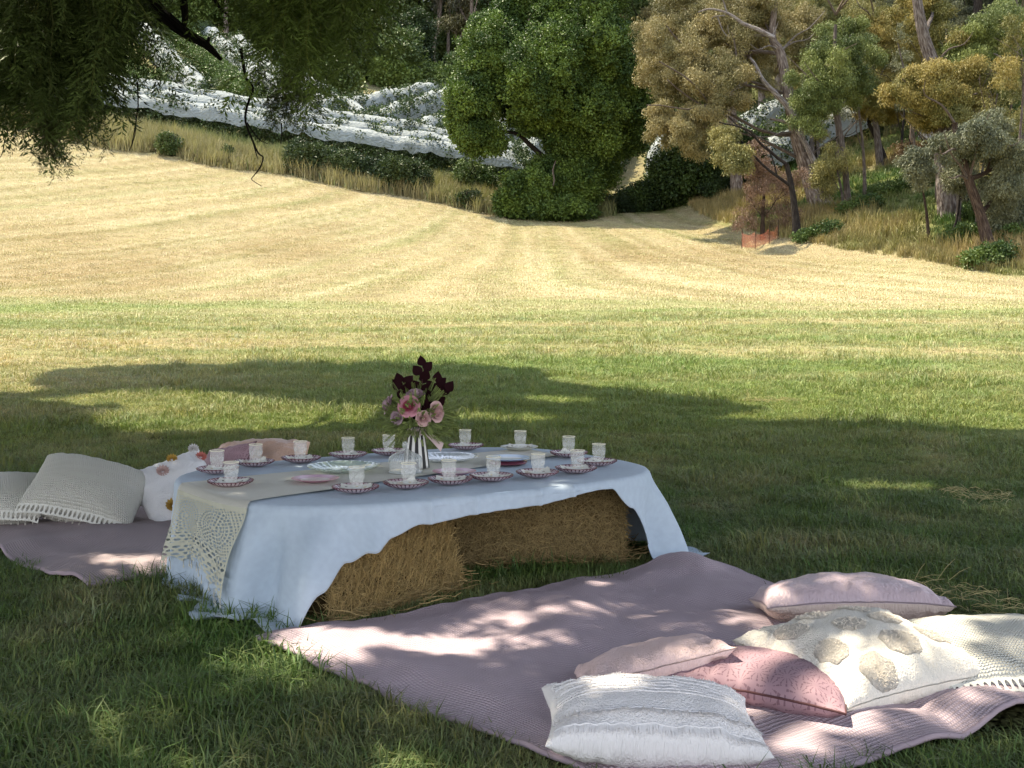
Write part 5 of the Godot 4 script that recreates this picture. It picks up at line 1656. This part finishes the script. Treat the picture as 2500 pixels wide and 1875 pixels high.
func build_tableware() -> void:
	var H := TOP
	var where := ["first from the left along the front edge", "second from the left along the front edge, before the glass dome", "third from the left along the front edge", "fourth from the left along the front edge", "fifth from the left along the front edge", "sixth and last along the front edge, by the right corner", "at the right end of the table, nearest its corner", "at the back right, behind the sixth front one", "on the back edge to the right, on the plain pale plate", "on the back edge just right of the flowers", "on the back edge hidden behind the flowers' left side", "on the back edge second to the left of the flowers", "on the back edge third to the left of the flowers", "at the back left corner before the peach cushion", "at the left end of the table, the farther of two", "at the left end above the lace, the nearer of two"]
	var at := [[-.677, 5.32], [-.47, 5.45], [-.28, 5.57], [-.095, 5.68], [.12, 5.80], [.31, 5.95], [.43, 6.22], [.305, 6.58], [.04, 6.88], [-.26, 6.93], [-.66, 6.66], [-.87, 6.52], [-1.09, 6.35], [-1.30, 6.20], [-1.42, 5.93], [-1.26, 5.50]]
	var p0 := make_plate()
	var g0 := make_glass()
	var plain := Node3D.new()
	var pm := MB.new()
	pm.lathe(PackedVector2Array([Vector2(0, .007), Vector2(.062, .007), Vector2(.072, .011), Vector2(.098, .018), Vector2(.105, .0195), Vector2(.1055, .0175), Vector2(.098, .014), Vector2(.07, .005), Vector2(.058, .0), Vector2(0, .0)]), 48)
	part("dish", pm.mesh(M.china), plain)
	var pr := MB.new()
	pr.lathe(PackedVector2Array([Vector2(.1045, .0198), Vector2(.106, .0200), Vector2(.1066, .0185), Vector2(.1055, .0172)]), 48)
	part("rim", pr.mesh(M.china_rim), plain)
	var naps := [make_napkin(1), make_napkin(2), make_napkin(3)]
	R.seed = 1500
	for i in 16:
		var x: float = at[i][0]
		var u: float = at[i][1]
		var yaw := Basis(Vector3.UP, R.randf() * TAU)
		var base := Vector3(x, H + 0.0075, -u)
		var d: Node3D = (plain if i == 8 else p0).duplicate()
		d.name = numbered("plate")
		add_child(d)
		d.transform = Transform3D(yaw, base)
		tag(d, ("plain pale china side plate with a thin rim, " if i == 8 else "burgundy glass side plate, ") + where[i].replace(", on the plain pale plate", ""), "plate", "" if i == 8 else "burgundy glass side plates")
		lone("paper_napkin", naps[i % 3], "folded printed paper napkin, " + where[i].replace(", on the plain pale plate", ""), "napkin", base + Vector3(0, 0.001, 0), Basis(Vector3.UP, R.randf() * TAU), "paper napkins on the side plates")
		var g: Node3D = g0.duplicate()
		g.name = numbered("glass_tumbler")
		add_child(g)
		g.transform = Transform3D(Basis(Vector3.UP, R.randf() * TAU).scaled(Vector3(.93, 1.0, .93)), base + Vector3(R.randf_range(-.012, .012), 0.0135, R.randf_range(-.01, .01)))
		tag(g, "embossed tumbler, " + where[i].replace(", on the plain pale plate", " on the pale plate"), "tumbler", "embossed tumblers")
	p0.free()
	g0.free()
	plain.free()

	# serving pieces in the middle
	var scal := func(rad: float, h: float, waves: int, amp: float) -> MB:
		var m := MB.new()
		var pts := PackedVector3Array()
		for q in [[0.0, .004], [.45, .004], [.62, .007], [.8, .45 * h], [.93, .8 * h], [1.0, h], [1.0, h - .004], [.9, .62 * h], [.62, .001], [0.0, .0]]:
			for k in 121:
				var a := TAU * k / 120.0
				var w: float = 1.0 + amp * sin(a * waves) * smoothstep(.7, 1.0, q[0])
				var y: float = q[1] + 0.0012 * sin(a * 30.0) * (1.0 if q[0] > 0.3 and q[0] < 0.95 else 0.0)
				pts.append(Vector3(cos(a) * rad * q[0] * w, y, sin(a) * rad * q[0] * w))
		m.grid(pts, 121, 10)
		return m
	var gp: MB = scal.call(.175, .030, 40, .018)
	lone("glass_platter", gp.mesh(M.green_glass), "round green tinted cut glass platter with a scalloped edge, left of the dome", "platter", Vector3(-.82, H + .008, -5.98))
	var cp: MB = scal.call(.165, .026, 30, .012)
	lone("glass_platter", cp.mesh(M.clear_glass), "clear cut glass platter to the right of the striped vase", "platter", Vector3(-.34, H + .008, -6.38))
	for e in [["pink plate with a darker edge lying left of the glass tumblers", -.90, 5.62, .108, "pink"], ["pink plate half hidden behind the third front tumbler", -.275, 5.86, .105, "pink"]]:
		var m := MB.new()
		m.lathe(PackedVector2Array([Vector2(0, .006), Vector2(.06, .006), Vector2(.068, .010)]), 48)
		var o := thing("plate", e[0], "plate", Vector3(e[1], H + .008, -e[2]))
		part("well", m.mesh(M.pink_well), o)
		var r := MB.new()
		r.lathe(PackedVector2Array([Vector2(.068, .010), Vector2(e[3] - .004, .0175), Vector2(e[3], .018), Vector2(e[3], .016), Vector2(.07, .006), Vector2(.056, .0), Vector2(0, .0)]), 48)
		part("rim", r.mesh(M.pink_china), o)
	var bl := thing("plate", "blue rimmed dish on a dark stand in the middle right of the runner", "plate", Vector3(-.02, H + .008, -6.27))
	var bmm := MB.new()
	bmm.lathe(PackedVector2Array([Vector2(0, .022), Vector2(.05, .022), Vector2(.07, .026)]), 40)
	part("well", bmm.mesh(M.china), bl)
	bmm = MB.new()
	bmm.lathe(PackedVector2Array([Vector2(.07, .026), Vector2(.112, .033), Vector2(.115, .032), Vector2(.112, .029), Vector2(.072, .018)]), 40)
	part("rim", bmm.mesh(M.blue_china), bl)
	bmm = MB.new()
	bmm.lathe(PackedVector2Array([Vector2(.072, .018), Vector2(.095, .012), Vector2(.098, .004), Vector2(.09, .0), Vector2(0, .0)]), 40)
	part("stand", bmm.mesh(M.plate_dark), bl)

	# domed glass dish
	var dome := thing("glass_dome", "ribbed clear glass dome with a round knob, in front of the striped vase", "glass dome", Vector3(-.515, H + .008, -5.93))
	var dm := MB.new()
	var pts := PackedVector3Array()
	for q in [[.070, 0.0, 0.0], [.076, .004, .3], [.077, .050, 1.0], [.078, .066, 1.0], [.074, .074, 1.0], [.060, .086, .8], [.038, .098, .6], [.022, .106, .3], [.013, .114, 0.0], [.010, .120, 0.0]]:
		for k in 145:
			var a := TAU * k / 144.0
			var r: float = q[0] * (1.0 + 0.018 * q[2] * sin(a * 36.0))
			pts.append(Vector3(cos(a) * r, q[1], sin(a) * r))
	dm.grid(pts, 145, 10)
	part("wall", dm.mesh(M.dome_glass), dome)
	dm = MB.new()
	dm.lathe(PackedVector2Array([Vector2(.010, .118), Vector2(.014, .124), Vector2(.016, .134), Vector2(.013, .144), Vector2(.006, .150), Vector2(.0, .151)]), 20)
	part("knob", dm.mesh(M.dome_glass), dome)
	dm = MB.new()
	dm.lathe(PackedVector2Array([Vector2(0, .0), Vector2(.080, .0), Vector2(.083, .004), Vector2(.080, .008), Vector2(.0, .007)]), 40)
	part("base", dm.mesh(M.glass_edge), dome)
	for k in 36:
		var a := TAU * k / 36.0
		var rm := MB.new()
		var d := Vector3(cos(a), 0, sin(a))
		rm.tube([d * .0785 + Vector3(0, .048, 0), d * .0795 + Vector3(0, .066, 0), d * .0755 + Vector3(0, .0755, 0), d * .060 + Vector3(0, .0868, 0)], [.0012, .0018, .0018, .001], 4)
		part("rib", rm.mesh(M.glass_edge), dome)
	build_flowers(H)

func build_flowers(H: float) -> void:
	var V := Vector3(-.475, H + .008, -6.10)
	var vase := thing("striped_vase", "tall white vase with black vertical stripes and a pink ribbon", "vase", V)
	var prof := func(y: float) -> float: return lerpf(.066, .042, pow(clampf(y / .17, 0, 1), 1.2)) + (.004 * smoothstep(.17, .195, y))
	var pa := PackedVector2Array([Vector2(0, 0)])
	for i in 14:
		pa.append(Vector2(prof.call(i * .015), i * .015))
	pa.append(Vector2(.038, .195))
	pa.append(Vector2(.036, .12))
	var m := MB.new()
	m.lathe(pa, 40)
	part("body", m.mesh(M.vase_white), vase)
	for k in 10:
		var a0 := TAU * (k + 0.32) / 10.0
		var sm := MB.new()
		var pts := PackedVector3Array()
		for i in 13:
			var y := .002 + i * .0158
			for j in 4:
				var a := a0 + lerpf(-.16, .16, j / 3.0)
				var r: float = prof.call(y) + .0006
				pts.append(Vector3(cos(a) * r, y, sin(a) * r))
		sm.grid(pts, 4, 13, true)
		part("stripe", sm.mesh(M.black), vase)
	var rb := MB.new()
	rb.lathe(PackedVector2Array([Vector2(.0455, .165), Vector2(.0485, .168), Vector2(.0475, .195), Vector2(.046, .198)]), 40)
	part("ribbon", rb.mesh(M.ribbon), vase)
	var tl := MB.new()
	var tp := PackedVector3Array()
	for i in 8:
		var f := i / 7.0
		var c := Vector3(.045 + f * .085, .178 - .055 * f - .02 * f * f, .01 + .02 * sin(f * 3.0))
		var w := lerpf(.010, .022, f)
		tp.append(c + Vector3(w * .35, w, 0))
		tp.append(c - Vector3(w * .35, w, 0))
	tl.grid(tp, 2, 8)
	part("ribbon_tail", tl.mesh(M.ribbon), vase)

	R.seed = 1700
	var C := V + Vector3(0, .19, 0)
	# roses
	for e in [["open pink rose at the front of the bouquet", Vector3(-.028, .125, .12), .047, Vector3(-.1, .25, 1), M.rose_pink], ["pale blush rose at the right of the bouquet", Vector3(.11, .095, .075), .046, Vector3(.85, .15, .6), M.rose_blush], ["mauve rose seen side on at the left of the bouquet", Vector3(-.14, .13, .05), .045, Vector3(-1, .4, .2), M.rose_mauve], ["small pale rose tucked low at the front right of the bouquet", Vector3(.045, .065, .12), .034, Vector3(.4, .1, 1), M.rose_blush], ["small mauve rose low at the front left of the bouquet", Vector3(-.09, .07, .10), .033, Vector3(-.6, .1, 1), M.rose_mauve], ["dusty mauve rose at the top middle of the bouquet", Vector3(.0, .185, .06), .040, Vector3(0, 1, .4), M.rose_mauve]]:
		var o := thing("rose", e[0], "rose", C + e[1])
		var z: Vector3 = (e[3] as Vector3).normalized()
		var x := Vector3.UP.cross(z).normalized()
		var B := Basis(x, z.cross(x), z)
		var r: float = e[2]
		for layer in 5:
			var np: int = [3, 4, 5, 5, 6][layer]
			var lm := MB.new()
			for k in np:
				var a0 := TAU * k / np + layer * 0.7
				var pp := PackedVector3Array()
				var half := PI / np * 1.35
				for j in 6:
					var f := j / 5.0
					for i in 9:
						var g := i / 4.0 - 1.0
						var a := a0 + g * half
						var rr: float = r * [0.16, 0.32, 0.52, 0.74, 0.95][layer] * (0.45 + 0.55 * pow(f, 0.6)) * (1.0 + [-.35, -.2, .05, .18, .25][layer] * pow(f, 3.0)) + 0.0015 * g
						var hz: float = r * [0.66, 0.68, 0.62, 0.50, 0.26][layer] * f * (1.0 - 0.30 * g * g * f) - r * 0.35 + r * 0.06 * (4 - layer) * f
						pp.append(B * Vector3(cos(a) * rr, sin(a) * rr, hz))
				lm.grid(pp, 9, 6)
			part("petals", lm.mesh(M.rose_core if layer < 3 and e[4] == M.rose_pink else e[4]), o)
		var bud := MB.new()
		var bp := PackedVector3Array()
		for j in 9:
			var f := j / 8.0
			for i in 25:
				var a := TAU * i / 24.0
				var rr := r * .27 * sin(PI * (0.15 + 0.85 * f)) * (1.0 + .13 * sin(a * 3.0 + f * 7.0))
				bp.append(B * Vector3(cos(a) * rr, sin(a) * rr, r * (.62 * f - .15)))
		bud.grid(bp, 25, 9)
		part("bud", bud.mesh(M.rose_core if e[4] == M.rose_pink else e[4]), o)
		var stem := MB.new()
		stem.tube([B * Vector3(0, 0, -r * .4), B * Vector3(0, 0, -r * .6) - Vector3(0, .02, 0), (-(e[1] as Vector3)) * 0.85 + Vector3(0, -.05, 0)], [.004, .002, .002], 5)
		part("stem", stem.mesh(M.stem), o)
	# dark smoke bush sprigs
	for e in [["tall burgundy leaf sprig rising at the centre of the bouquet", Vector3(.02, .1, 0), Vector3(.03, .30, -.01), 7], ["burgundy leaf sprig reaching to the upper right of the bouquet", Vector3(.04, .08, .01), Vector3(.10, .22, .0), 7], ["burgundy leaf sprig at the upper left of the bouquet", Vector3(-.03, .09, 0), Vector3(-.07, .22, .02), 7], ["short burgundy leaf sprig out at the right of the bouquet", Vector3(.05, .06, .02), Vector3(.145, .18, .02), 4], ["burgundy leaves deep in the middle under the pink rose", Vector3(.02, .0, .05), Vector3(.045, .11, .07), 7]]:
		var o := thing("burgundy_sprig", e[0], "leaf sprig", C)
		var a: Vector3 = e[1]
		var b: Vector3 = e[2]
		var sm := MB.new()
		sm.tube([Vector3(0, -.06, 0), a, a.lerp(b, .5) + Vector3(.004, 0, 0), b], [.002, .002, .0016, .001], 5)
		part("stem", sm.mesh(M.plum), o)
		for i in int(e[3]):
			var f := lerpf(0.25, 1.02, (i + 1.0) / e[3])
			var p := a.lerp(b, f)
			var an := i * 2.4 + R.randf() * .6
			var d := (Vector3(cos(an), 0.75, sin(an) * .7) + (b - a).normalized() * (1.6 if i == e[3] - 1 else .3)).normalized()
			var sd := d.cross(Vector3(R.randf_range(-.3, .3), R.randf_range(-.2, .2), 1)).normalized()
			var l := R.randf_range(.054, .072)
			var w := l * .82
			var nn := sd.cross(d)
			var lm := MB.new()
			var pp := PackedVector3Array()
			for j in 7:
				var t := j / 6.0
				var ww := w * .5 * sin(PI * pow(t, .72)) + .0008
				pp.append(p + d * (.012 + l * t) - sd * ww + nn * ww * .25)
				pp.append(p + d * (.012 + l * t))
				pp.append(p + d * (.012 + l * t) + sd * ww + nn * ww * .25)
			lm.grid(pp, 3, 7)
			lm.tube([p, p + d * .014], [.0008, .0008], 4)
			part("leaf", lm.mesh(M.plum_leaf), o)
	# feathery green filler
	var fm := MB.new()
	for i in 46:
		var f := i / 46.0
		var an := i * 2.1
		var d := Vector3(cos(an), .55, sin(an)).normalized()
		fm.col = Color(1, 1, 1).lerp(Color(1.5, 1.4, .8), f)
		add_leaf(fm, Vector3(0, f * .1, 0), d, d.cross(Vector3.UP).normalized(), .022 * (1.15 - .6 * f), .0075, .2)
	fm.col = Color(.6, .6, .5)
	fm.tube([Vector3.ZERO, Vector3(0, .1, 0)], [.0012, .0006], 4)
	var fern := fm.mesh(leaf_mat(Color(.06, .1, .02)))
	var dirs := [["drooping feathery green sprigs at the left of the bouquet", Vector3(-1, .1, .35), 34], ["drooping feathery green sprigs at the right of the bouquet", Vector3(1, .05, .25), 34], ["yellow green feathery sprigs below the pink rose", Vector3(-.25, .1, 1), 40], ["feathery green sprigs rising among the burgundy leaves", Vector3(-.3, 1.3, .2), 26], ["feathery green sprigs at the right shoulder of the bouquet", Vector3(.8, .8, .1), 26], ["feathery green sprigs at the back of the bouquet", Vector3(.1, .5, -1), 24]]
	for e in dirs:
		var it := Inst.new()
		var ax: Vector3 = (e[1] as Vector3).normalized()
		for i in int(e[2] * 2.2):
			var d := (ax + rdir() * .75).normalized()
			var st := d * R.randf_range(.04, .165) + Vector3(0, .03 + .04 * R.randf(), 0)
			var y := (d + Vector3(0, R.randf_range(-.4, .3), 0)).normalized()
			var x := y.cross(rdir()).normalized()
			var s := R.randf_range(.35, .75)
			var t := R.randf_range(.7, 1.25)
			it.add(Transform3D(Basis(x, y, x.cross(y)).scaled(Vector3(s, s, s)), st), Color(.23 * t, .28 * t, .10 * t))
		var o := thing("green_sprigs", e[0], "greenery", C)
		o.add_child(it.node("fronds", fern), true)

# ------------------------------------------------------------------ materials
func materials() -> void:
	M.bark_dark = mat(.055, .045, .035)
	M.bark_brown = mat(.13, .09, .06)
	M.bark_grey = mat(.24, .205, .17)
	M.bark_pale = mat(.36, .30, .24)
	M.bark_white = mat(.55, .50, .44)
	var bn := noise_tex(.05, Color(.55, .5, .48), Color(1, 1, 1), 3, 256, 5)
	var bb := noise_tex(.08, Color(0, 0, 0), Color(1, 1, 1), 4, 256, 4)
	for k in ["bark_dark", "bark_brown", "bark_grey", "bark_pale", "bark_white"]:
		M[k].albedo_texture = bn
		bump(M[k], bb, 3.0, Vector3(1.5, .35, 1))
	var lf := leaf_mat(Color(.05, .09, .012), .5)
	var lg := leaf_mat(Color(.07, .075, .02), .5)
	M.cl_leaf = clump_broad(101, 40, .25, .155, lf)
	M.cl_gum = clump_gum(102, 22, .42, .12, lg)
	M.cl_gum_near = clump_gum(103, 62, .21, .048, lg)
	M.net = mat(.46, .49, .46, .9)
	bump(M.net, noise_tex(.035, Color(0, 0, 0), Color(1, 1, 1), 27, 512, 5), 5.0)
	M.net.transparency = BaseMaterial3D.TRANSPARENCY_ALPHA
	M.net.albedo_color.a = .55
	M.orange = mat(.72, .24, .13, .7)
	M.orange.transparency = BaseMaterial3D.TRANSPARENCY_ALPHA
	M.orange.albedo_color.a = .4
	# cloths
	var weave := picture(64, 64, func(x, y): var a := 0.5 + 0.5 * sin(x * TAU * 8.0) * cos(y * TAU * 8.0); return Color(a, a, a))
	var linen_n := noise_tex(.03, Color(.86, .87, .88), Color(1, 1, 1), 12, 512, 5)
	M.linen = mat(.47, .56, .645, .9)
	M.linen.albedo_texture = noise_tex(.02, Color(.97, .97, .975), Color(1, 1, 1), 12, 512, 5)
	bump(M.linen, noise_tex(.25, Color(0, 0, 0), Color(1, 1, 1), 14, 512, 3), 0.02, Vector3(.6, .6, 1))
	M.linen.rim_enabled = true
	M.linen.rim = .15
	M.hem = mat(.42, .47, .52, .9)
	M.runner = mat(.70, .69, .61, .9)
	bump(M.runner, weave, .25, Vector3(1, 1, 1))
	M.lace = mat(.50, .50, .40, .9)
	M.lace.albedo_texture = picture(448, 448, lace, true)
	M.lace.transparency = BaseMaterial3D.TRANSPARENCY_ALPHA_SCISSOR
	M.lace.alpha_scissor_threshold = .5
	M.border = mat(.70, .69, .62, .9)
	M.border.albedo_texture = picture(64, 64, func(x, y): var h := pow((fmod(x, 1.0) - .5) / .30, 2.0) + pow((y - .5) / .33, 2.0) < 1.0; return Color(1, 1, 1, 0.0 if h else 1.0), true)
	M.border.transparency = BaseMaterial3D.TRANSPARENCY_ALPHA_SCISSOR
	M.border.alpha_scissor_threshold = .5
	var waffle := picture(128, 128, func(x, y): var a := pow(absf(sin(x * PI * 4.0)), .6) * pow(absf(sin(y * PI * 2.0)), .6); return Color(a, a, a))
	var wn := noise_tex(.025, Color(.80, .79, .80), Color(1, 1, 1), 16, 512, 5)
	M.rug = mat(.57, .46, .50, .95)
	M.rug.albedo_texture = picture(128, 128, func(x, y): var a := 0.84 + 0.16 * pow(absf(sin(x * PI * 4.0)), .5) * pow(absf(sin(y * PI * 2.0)), .5); return Color(a, a, a))
	bump(M.rug, waffle, .45, Vector3(21, 32, 1))
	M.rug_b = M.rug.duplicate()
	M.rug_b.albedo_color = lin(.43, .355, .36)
	M.rug_edge = mat(.38, .30, .33, .95)
	var cot := noise_tex(.05, Color(0, 0, 0), Color(1, 1, 1), 18, 256, 4)
	for e in [["white_cotton", .80, .775, .76], ["cream_cotton", .80, .755, .66], ["bright_cotton", .84, .84, .84], ["blush", .74, .56, .53], ["beige", .68, .55, .47]]:
		M[e[0]] = mat(e[1], e[2], e[3], .9)
		bump(M[e[0]], cot, .25, Vector3(9, 9, 1))
	M.white_fray = mat(.82, .80, .79, .9)
	M.satin = mat(.58, .46, .485, .42)
	M.peach = mat(.55, .37, .28, .35)
	bump(M.satin, cot, .2, Vector3(5, 5, 1))
	bump(M.peach, cot, .2, Vector3(5, 5, 1))
	var knit := picture(128, 128, func(x, y): var a := pow(absf(sin((x + 0.125 * floor(y * 8.0)) * PI * 6.0)), .7) * pow(absf(sin(y * PI * 8.0)), .7); return Color(a, a, a))
	M.knit_cream = mat(.70, .69, .61, .95)
	M.knit_white = mat(.72, .71, .63, .95)
	for k in ["knit_cream", "knit_white"]:
		bump(M[k], knit, .9, Vector3(14, 12, 1))
	M.devore = mat(1, 1, 1, .7)
	M.devore.albedo_color = Color.WHITE
	M.devore.albedo_texture = picture(256, 256, starburst)
	M.devore.uv1_scale = Vector3(11, 11, 1)
	M.plum = mat(.10, .045, .045, .8)
	M.shag = mat(.84, .78, .68, .95)
	bump(M.shag, cot, .5, Vector3(4, 4, 1))
	var ym := MB.new()
	ym.tube([Vector3(0, -.004, 0), Vector3(.002, .004, 0), Vector3(.006, .007, .002), Vector3(.008, .003, .004)], [.0016, .0019, .0018, .0013], 4)
	M.yarn = ym.mesh(leaf_mat(Color(.05, .04, .03), .95))
	M.ro_mustard = mat(.50, .32, .07)
	M.ro_coral = mat(.58, .20, .16)
	M.ro_pink = mat(.60, .44, .40)
	M.ro_brown = mat(.25, .10, .08)
	M.ro_white = mat(.62, .60, .58)
	# straw
	M.bale_dark = mat(.13, .085, .035, 1.0)  # darker straw, with the shade under table and cloth put into it
	M.bale = mat(.32, .23, .095, 1.0)
	M.bale.albedo_texture = noise_tex(.12, Color(.35, .32, .3), Color(1, 1, 1), 22, 512, 4)
	bump(M.bale, noise_tex(.15, Color(0, 0, 0), Color(1, 1, 1), 23, 256, 4), 3.0, Vector3(2, 2, 1))
	M.board = mat(.3, .22, .14)
	# table things
	M.plate_glass = mat(.62, .50, .53, .18)
	M.plate_glass.metallic_specular = .5
	M.plate_dark = mat(.12, .022, .040, .2)
	M.plate_dark.metallic_specular = .5
	M.china = mat(.72, .74, .70, .25)
	M.china_rim = mat(.40, .42, .36, .3)
	M.pink_china = mat(.58, .33, .42, .25)
	M.pink_well = mat(.70, .56, .52, .25)
	M.blue_china = mat(.42, .55, .72, .25)
	M.vase_white = mat(.72, .71, .68, .35)
	M.black = mat(.012, .012, .012, .4)
	M.ribbon = mat(.62, .48, .47, .6)
	M.gold = mat(.70, .67, .52, .3)
	M.napkin = mat(.84, .83, .80, .9)
	M.napkin.albedo_texture = picture(128, 128, napkin_print)
	for e in [["tumbler", .84, .86, .83, .13, .16], ["tumbler_relief", .90, .92, .90, .34, .2], ["clear_glass", .80, .86, .88, .40, .08], ["green_glass", .55, .68, .60, .48, .10], ["dome_glass", .72, .76, .76, .26, .1], ["glass_edge", .55, .60, .60, .55, .12]]:
		var g := mat(e[1], e[2], e[3], maxf(e[5], .26) if e[0].begins_with("tumbler") else e[5])
		g.metallic_specular = .6
		g.transparency = BaseMaterial3D.TRANSPARENCY_ALPHA
		g.albedo_color.a = e[4]
		M[e[0]] = g
	M.rose_pink = mat(.62, .30, .36, .7)
	M.rose_core = mat(.50, .10, .17, .7)
	M.rose_blush = mat(.62, .42, .40, .7)
	M.rose_mauve = mat(.46, .34, .38, .7)
	for k in ["rose_pink", "rose_core", "rose_blush", "rose_mauve"]:
		M[k].backlight_enabled = true
		M[k].backlight = lin(.12, .05, .06)
	M.stem = mat(.08, .12, .04)
	M.plum_leaf = mat(.022, .007, .009, .75)
	M.plum_leaf.metallic_specular = .15

func lace(x: float, y: float) -> Color:
	var hole := false
	var on := true
	for c in [Vector2(.27, .30), Vector2(.74, .30)]:
		var d := Vector2(x - c.x, (y - c.y) * 1.05)
		var r := d.length()
		if r < .225:
			on = false
			var a := d.angle()
			for k in 5:
				var rk := .04 + .042 * k
				var n := 6 + 7 * k
				if absf(r - rk) < .013 and absf(fposmod(a / TAU * n, 1.0) - .5) < .30:
					hole = true
	if on:
		if y > .55:
			var fx := fposmod(x * 17.0 + .5 * floor(fposmod(y * 19.0, 2.0)), 1.0) - .5
			var fy := fposmod(y * 19.0, 1.0) - .5
			hole = fx * fx + fy * fy < .115
			if y > .70 and y < .74:
				hole = false
		elif y > .04:
			var fx := fposmod(x * 30.0 + y * 15.0, 1.0) - .5
			var fy := fposmod(y * 30.0 - x * 9.0, 1.0) - .5
			hole = fx * fx + fy * fy < .075
	if y > .94 + .05 * cos(x * TAU * 8.0):
		hole = true
	if x < .012 or x > .988:
		hole = false
	return Color(1, 1, 1, 0.0 if hole else 1.0)

func starburst(x: float, y: float) -> Color:
	var best := 9.0
	var off := Vector2.ZERO
	for c in [Vector2(0, 0), Vector2(1, 0), Vector2(0, 1), Vector2(1, 1), Vector2(.5, .5)]:
		var d := Vector2(x, y) - (c as Vector2)
		if d.length() < best:
			best = d.length()
			off = d
	var a := off.angle()
	var ray := absf(fposmod(a / TAU * 11.0, 1.0) - .5)
	var cut := best > .12 and best < .42 and ray < .10 + .08 * best and fposmod(best * 7.0 + floor(a / TAU * 11.0) * .37, 1.0) > .18
	var base := Color(.62, .51, .54)
	return base.lerp(Color(.44, .33, .36), .7) if cut else base

func napkin_print(x: float, y: float) -> Color:
	var c := Color(.97, .97, .95)
	for e in [[.16, .2, .05, Color(.25, .22, .2)], [.82, .18, .045, Color(.3, .26, .2)], [.2, .8, .05, Color(.85, .72, .35)], [.78, .8, .055, Color(.86, .78, .5)], [.5, .12, .04, Color(.75, .68, .45)], [.1, .5, .035, Color(.35, .33, .2)], [.9, .52, .05, Color(.88, .8, .55)], [.5, .9, .04, Color(.25, .22, .2)]]:
		var d := Vector2((x - e[0]) * 1.5, y - e[1]).length()
		if d < e[2]:
			c = c.lerp(e[3], .85)
	return c

func add_small_things() -> void:
	# loose wisps of cut hay lying on the lawn
	R.seed = 1900
	var hm := MB.new()
	for i in 90:
		var a := R.randf() * TAU
		var r := sqrt(R.randf()) * .22
		var p := Vector3(cos(a) * r * 1.4, .03 + R.randf() * .035, sin(a) * r)
		var d := Vector3(R.randf_range(-1, 1), R.randf_range(-.12, .18), R.randf_range(-1, 1)).normalized() * R.randf_range(.05, .13)
		hm.tube([p, p + d * .5 + Vector3(0, .008, 0), p + d], [.0012, .0014, .001], 3, 1.0, false)
	var mt := mat(.42, .36, .17, .9)
	var wisp := hm.mesh(mt)
	for e in [[spot(2385, 1225, 1), "wispy heap of cut hay on the lawn at the right, beyond the rugs"], [spot(1885, 1040, 1), "small wisp of cut hay lying on the lawn at the shade's edge"], [spot(2330, 1480, 1), "scatter of dry hay behind the long two tone cushion"]]:
		var d: Vector3 = e[0]
		var u := 1.25 / maxf(.05, (CAM_H - d.y))
		lone("hay_wisp", wisp, e[1], "hay", on_land(d.x * u, u), Basis(Vector3.UP, u))

func _ready() -> void:
	# ---- camera (level, with the lens shifted down a little), sky, sun, exposure
	var cam := Camera3D.new()
	cam.name = "camera"
	add_child(cam)
	cam.position = Vector3(0, CAM_H, 0)
	cam.near = 0.05
	cam.far = 900.0
	cam.projection = Camera3D.PROJECTION_FRUSTUM
	cam.size = 0.05 * 1875.0 / 3000.0
	cam.frustum_offset = Vector2(0, -0.05 * 187.5 / 3000.0)
	cam.current = true
	var env := Environment.new()
	env.background_mode = Environment.BG_SKY
	var sky := Sky.new()
	var ps := ProceduralSkyMaterial.new()
	ps.sky_top_color = Color(.62, .67, .76)
	ps.sky_horizon_color = Color(.98, .955, .91)
	ps.sky_curve = 0.12
	ps.ground_horizon_color = Color(.55, .55, .48)
	ps.ground_bottom_color = Color(.25, .25, .18)
	ps.sky_energy_multiplier = 1.25
	sky.sky_material = ps
	env.sky = sky
	env.ambient_light_source = Environment.AMBIENT_SOURCE_SKY
	env.tonemap_mode = Environment.TONE_MAPPER_LINEAR
	env.tonemap_exposure = 2.5
	env.sdfgi_enabled = true
	env.ssao_enabled = true
	env.ssil_enabled = true
	var we := WorldEnvironment.new()
	we.name = "world"
	we.environment = env
	add_child(we)
	var sun := DirectionalLight3D.new()
	sun.name = "sun"
	sun.light_color = Color(1.0, .95, .86)
	sun.light_energy = 1.55
	sun.light_angular_distance = 0.5
	sun.shadow_enabled = true
	add_child(sun)
	sun.look_at_from_position(Vector3.ZERO, -sun_dir, Vector3(0, 0, 1))
	# ---- noise, land, materials
	NA.seed = 7
	NA.frequency = 0.08
	NA.fractal_octaves = 3
	NB.seed = 11
	NB.frequency = 0.25
	NB.fractal_octaves = 3
	NC.seed = 19
	NC.frequency = 0.05
	NC.fractal_octaves = 2
	make_profile()
	materials()
	bare = [[Vector2(-.97, 4.56), Vector2(.88, 5.99), Vector2(1.93, 3.86), Vector2(.40, 3.02)], [Vector2(-1.87, 5.38), Vector2(-.25, 7.45), Vector2(-1.3, 8.5), Vector2(-3.1, 6.75)], [Vector2(-.68, 4.87), Vector2(-.2, 5.55), Vector2(-.6, 5.8), Vector2(-1.1, 5.1)], [Vector2(-.29, 5.75), Vector2(.5, 5.95), Vector2(.4, 6.4), Vector2(-.4, 6.2)]]
	build_land()
	build_far()
	build_shade_tree()
	build_grass()
	build_table()
	build_cushions()
	build_tableware()
	add_small_things()
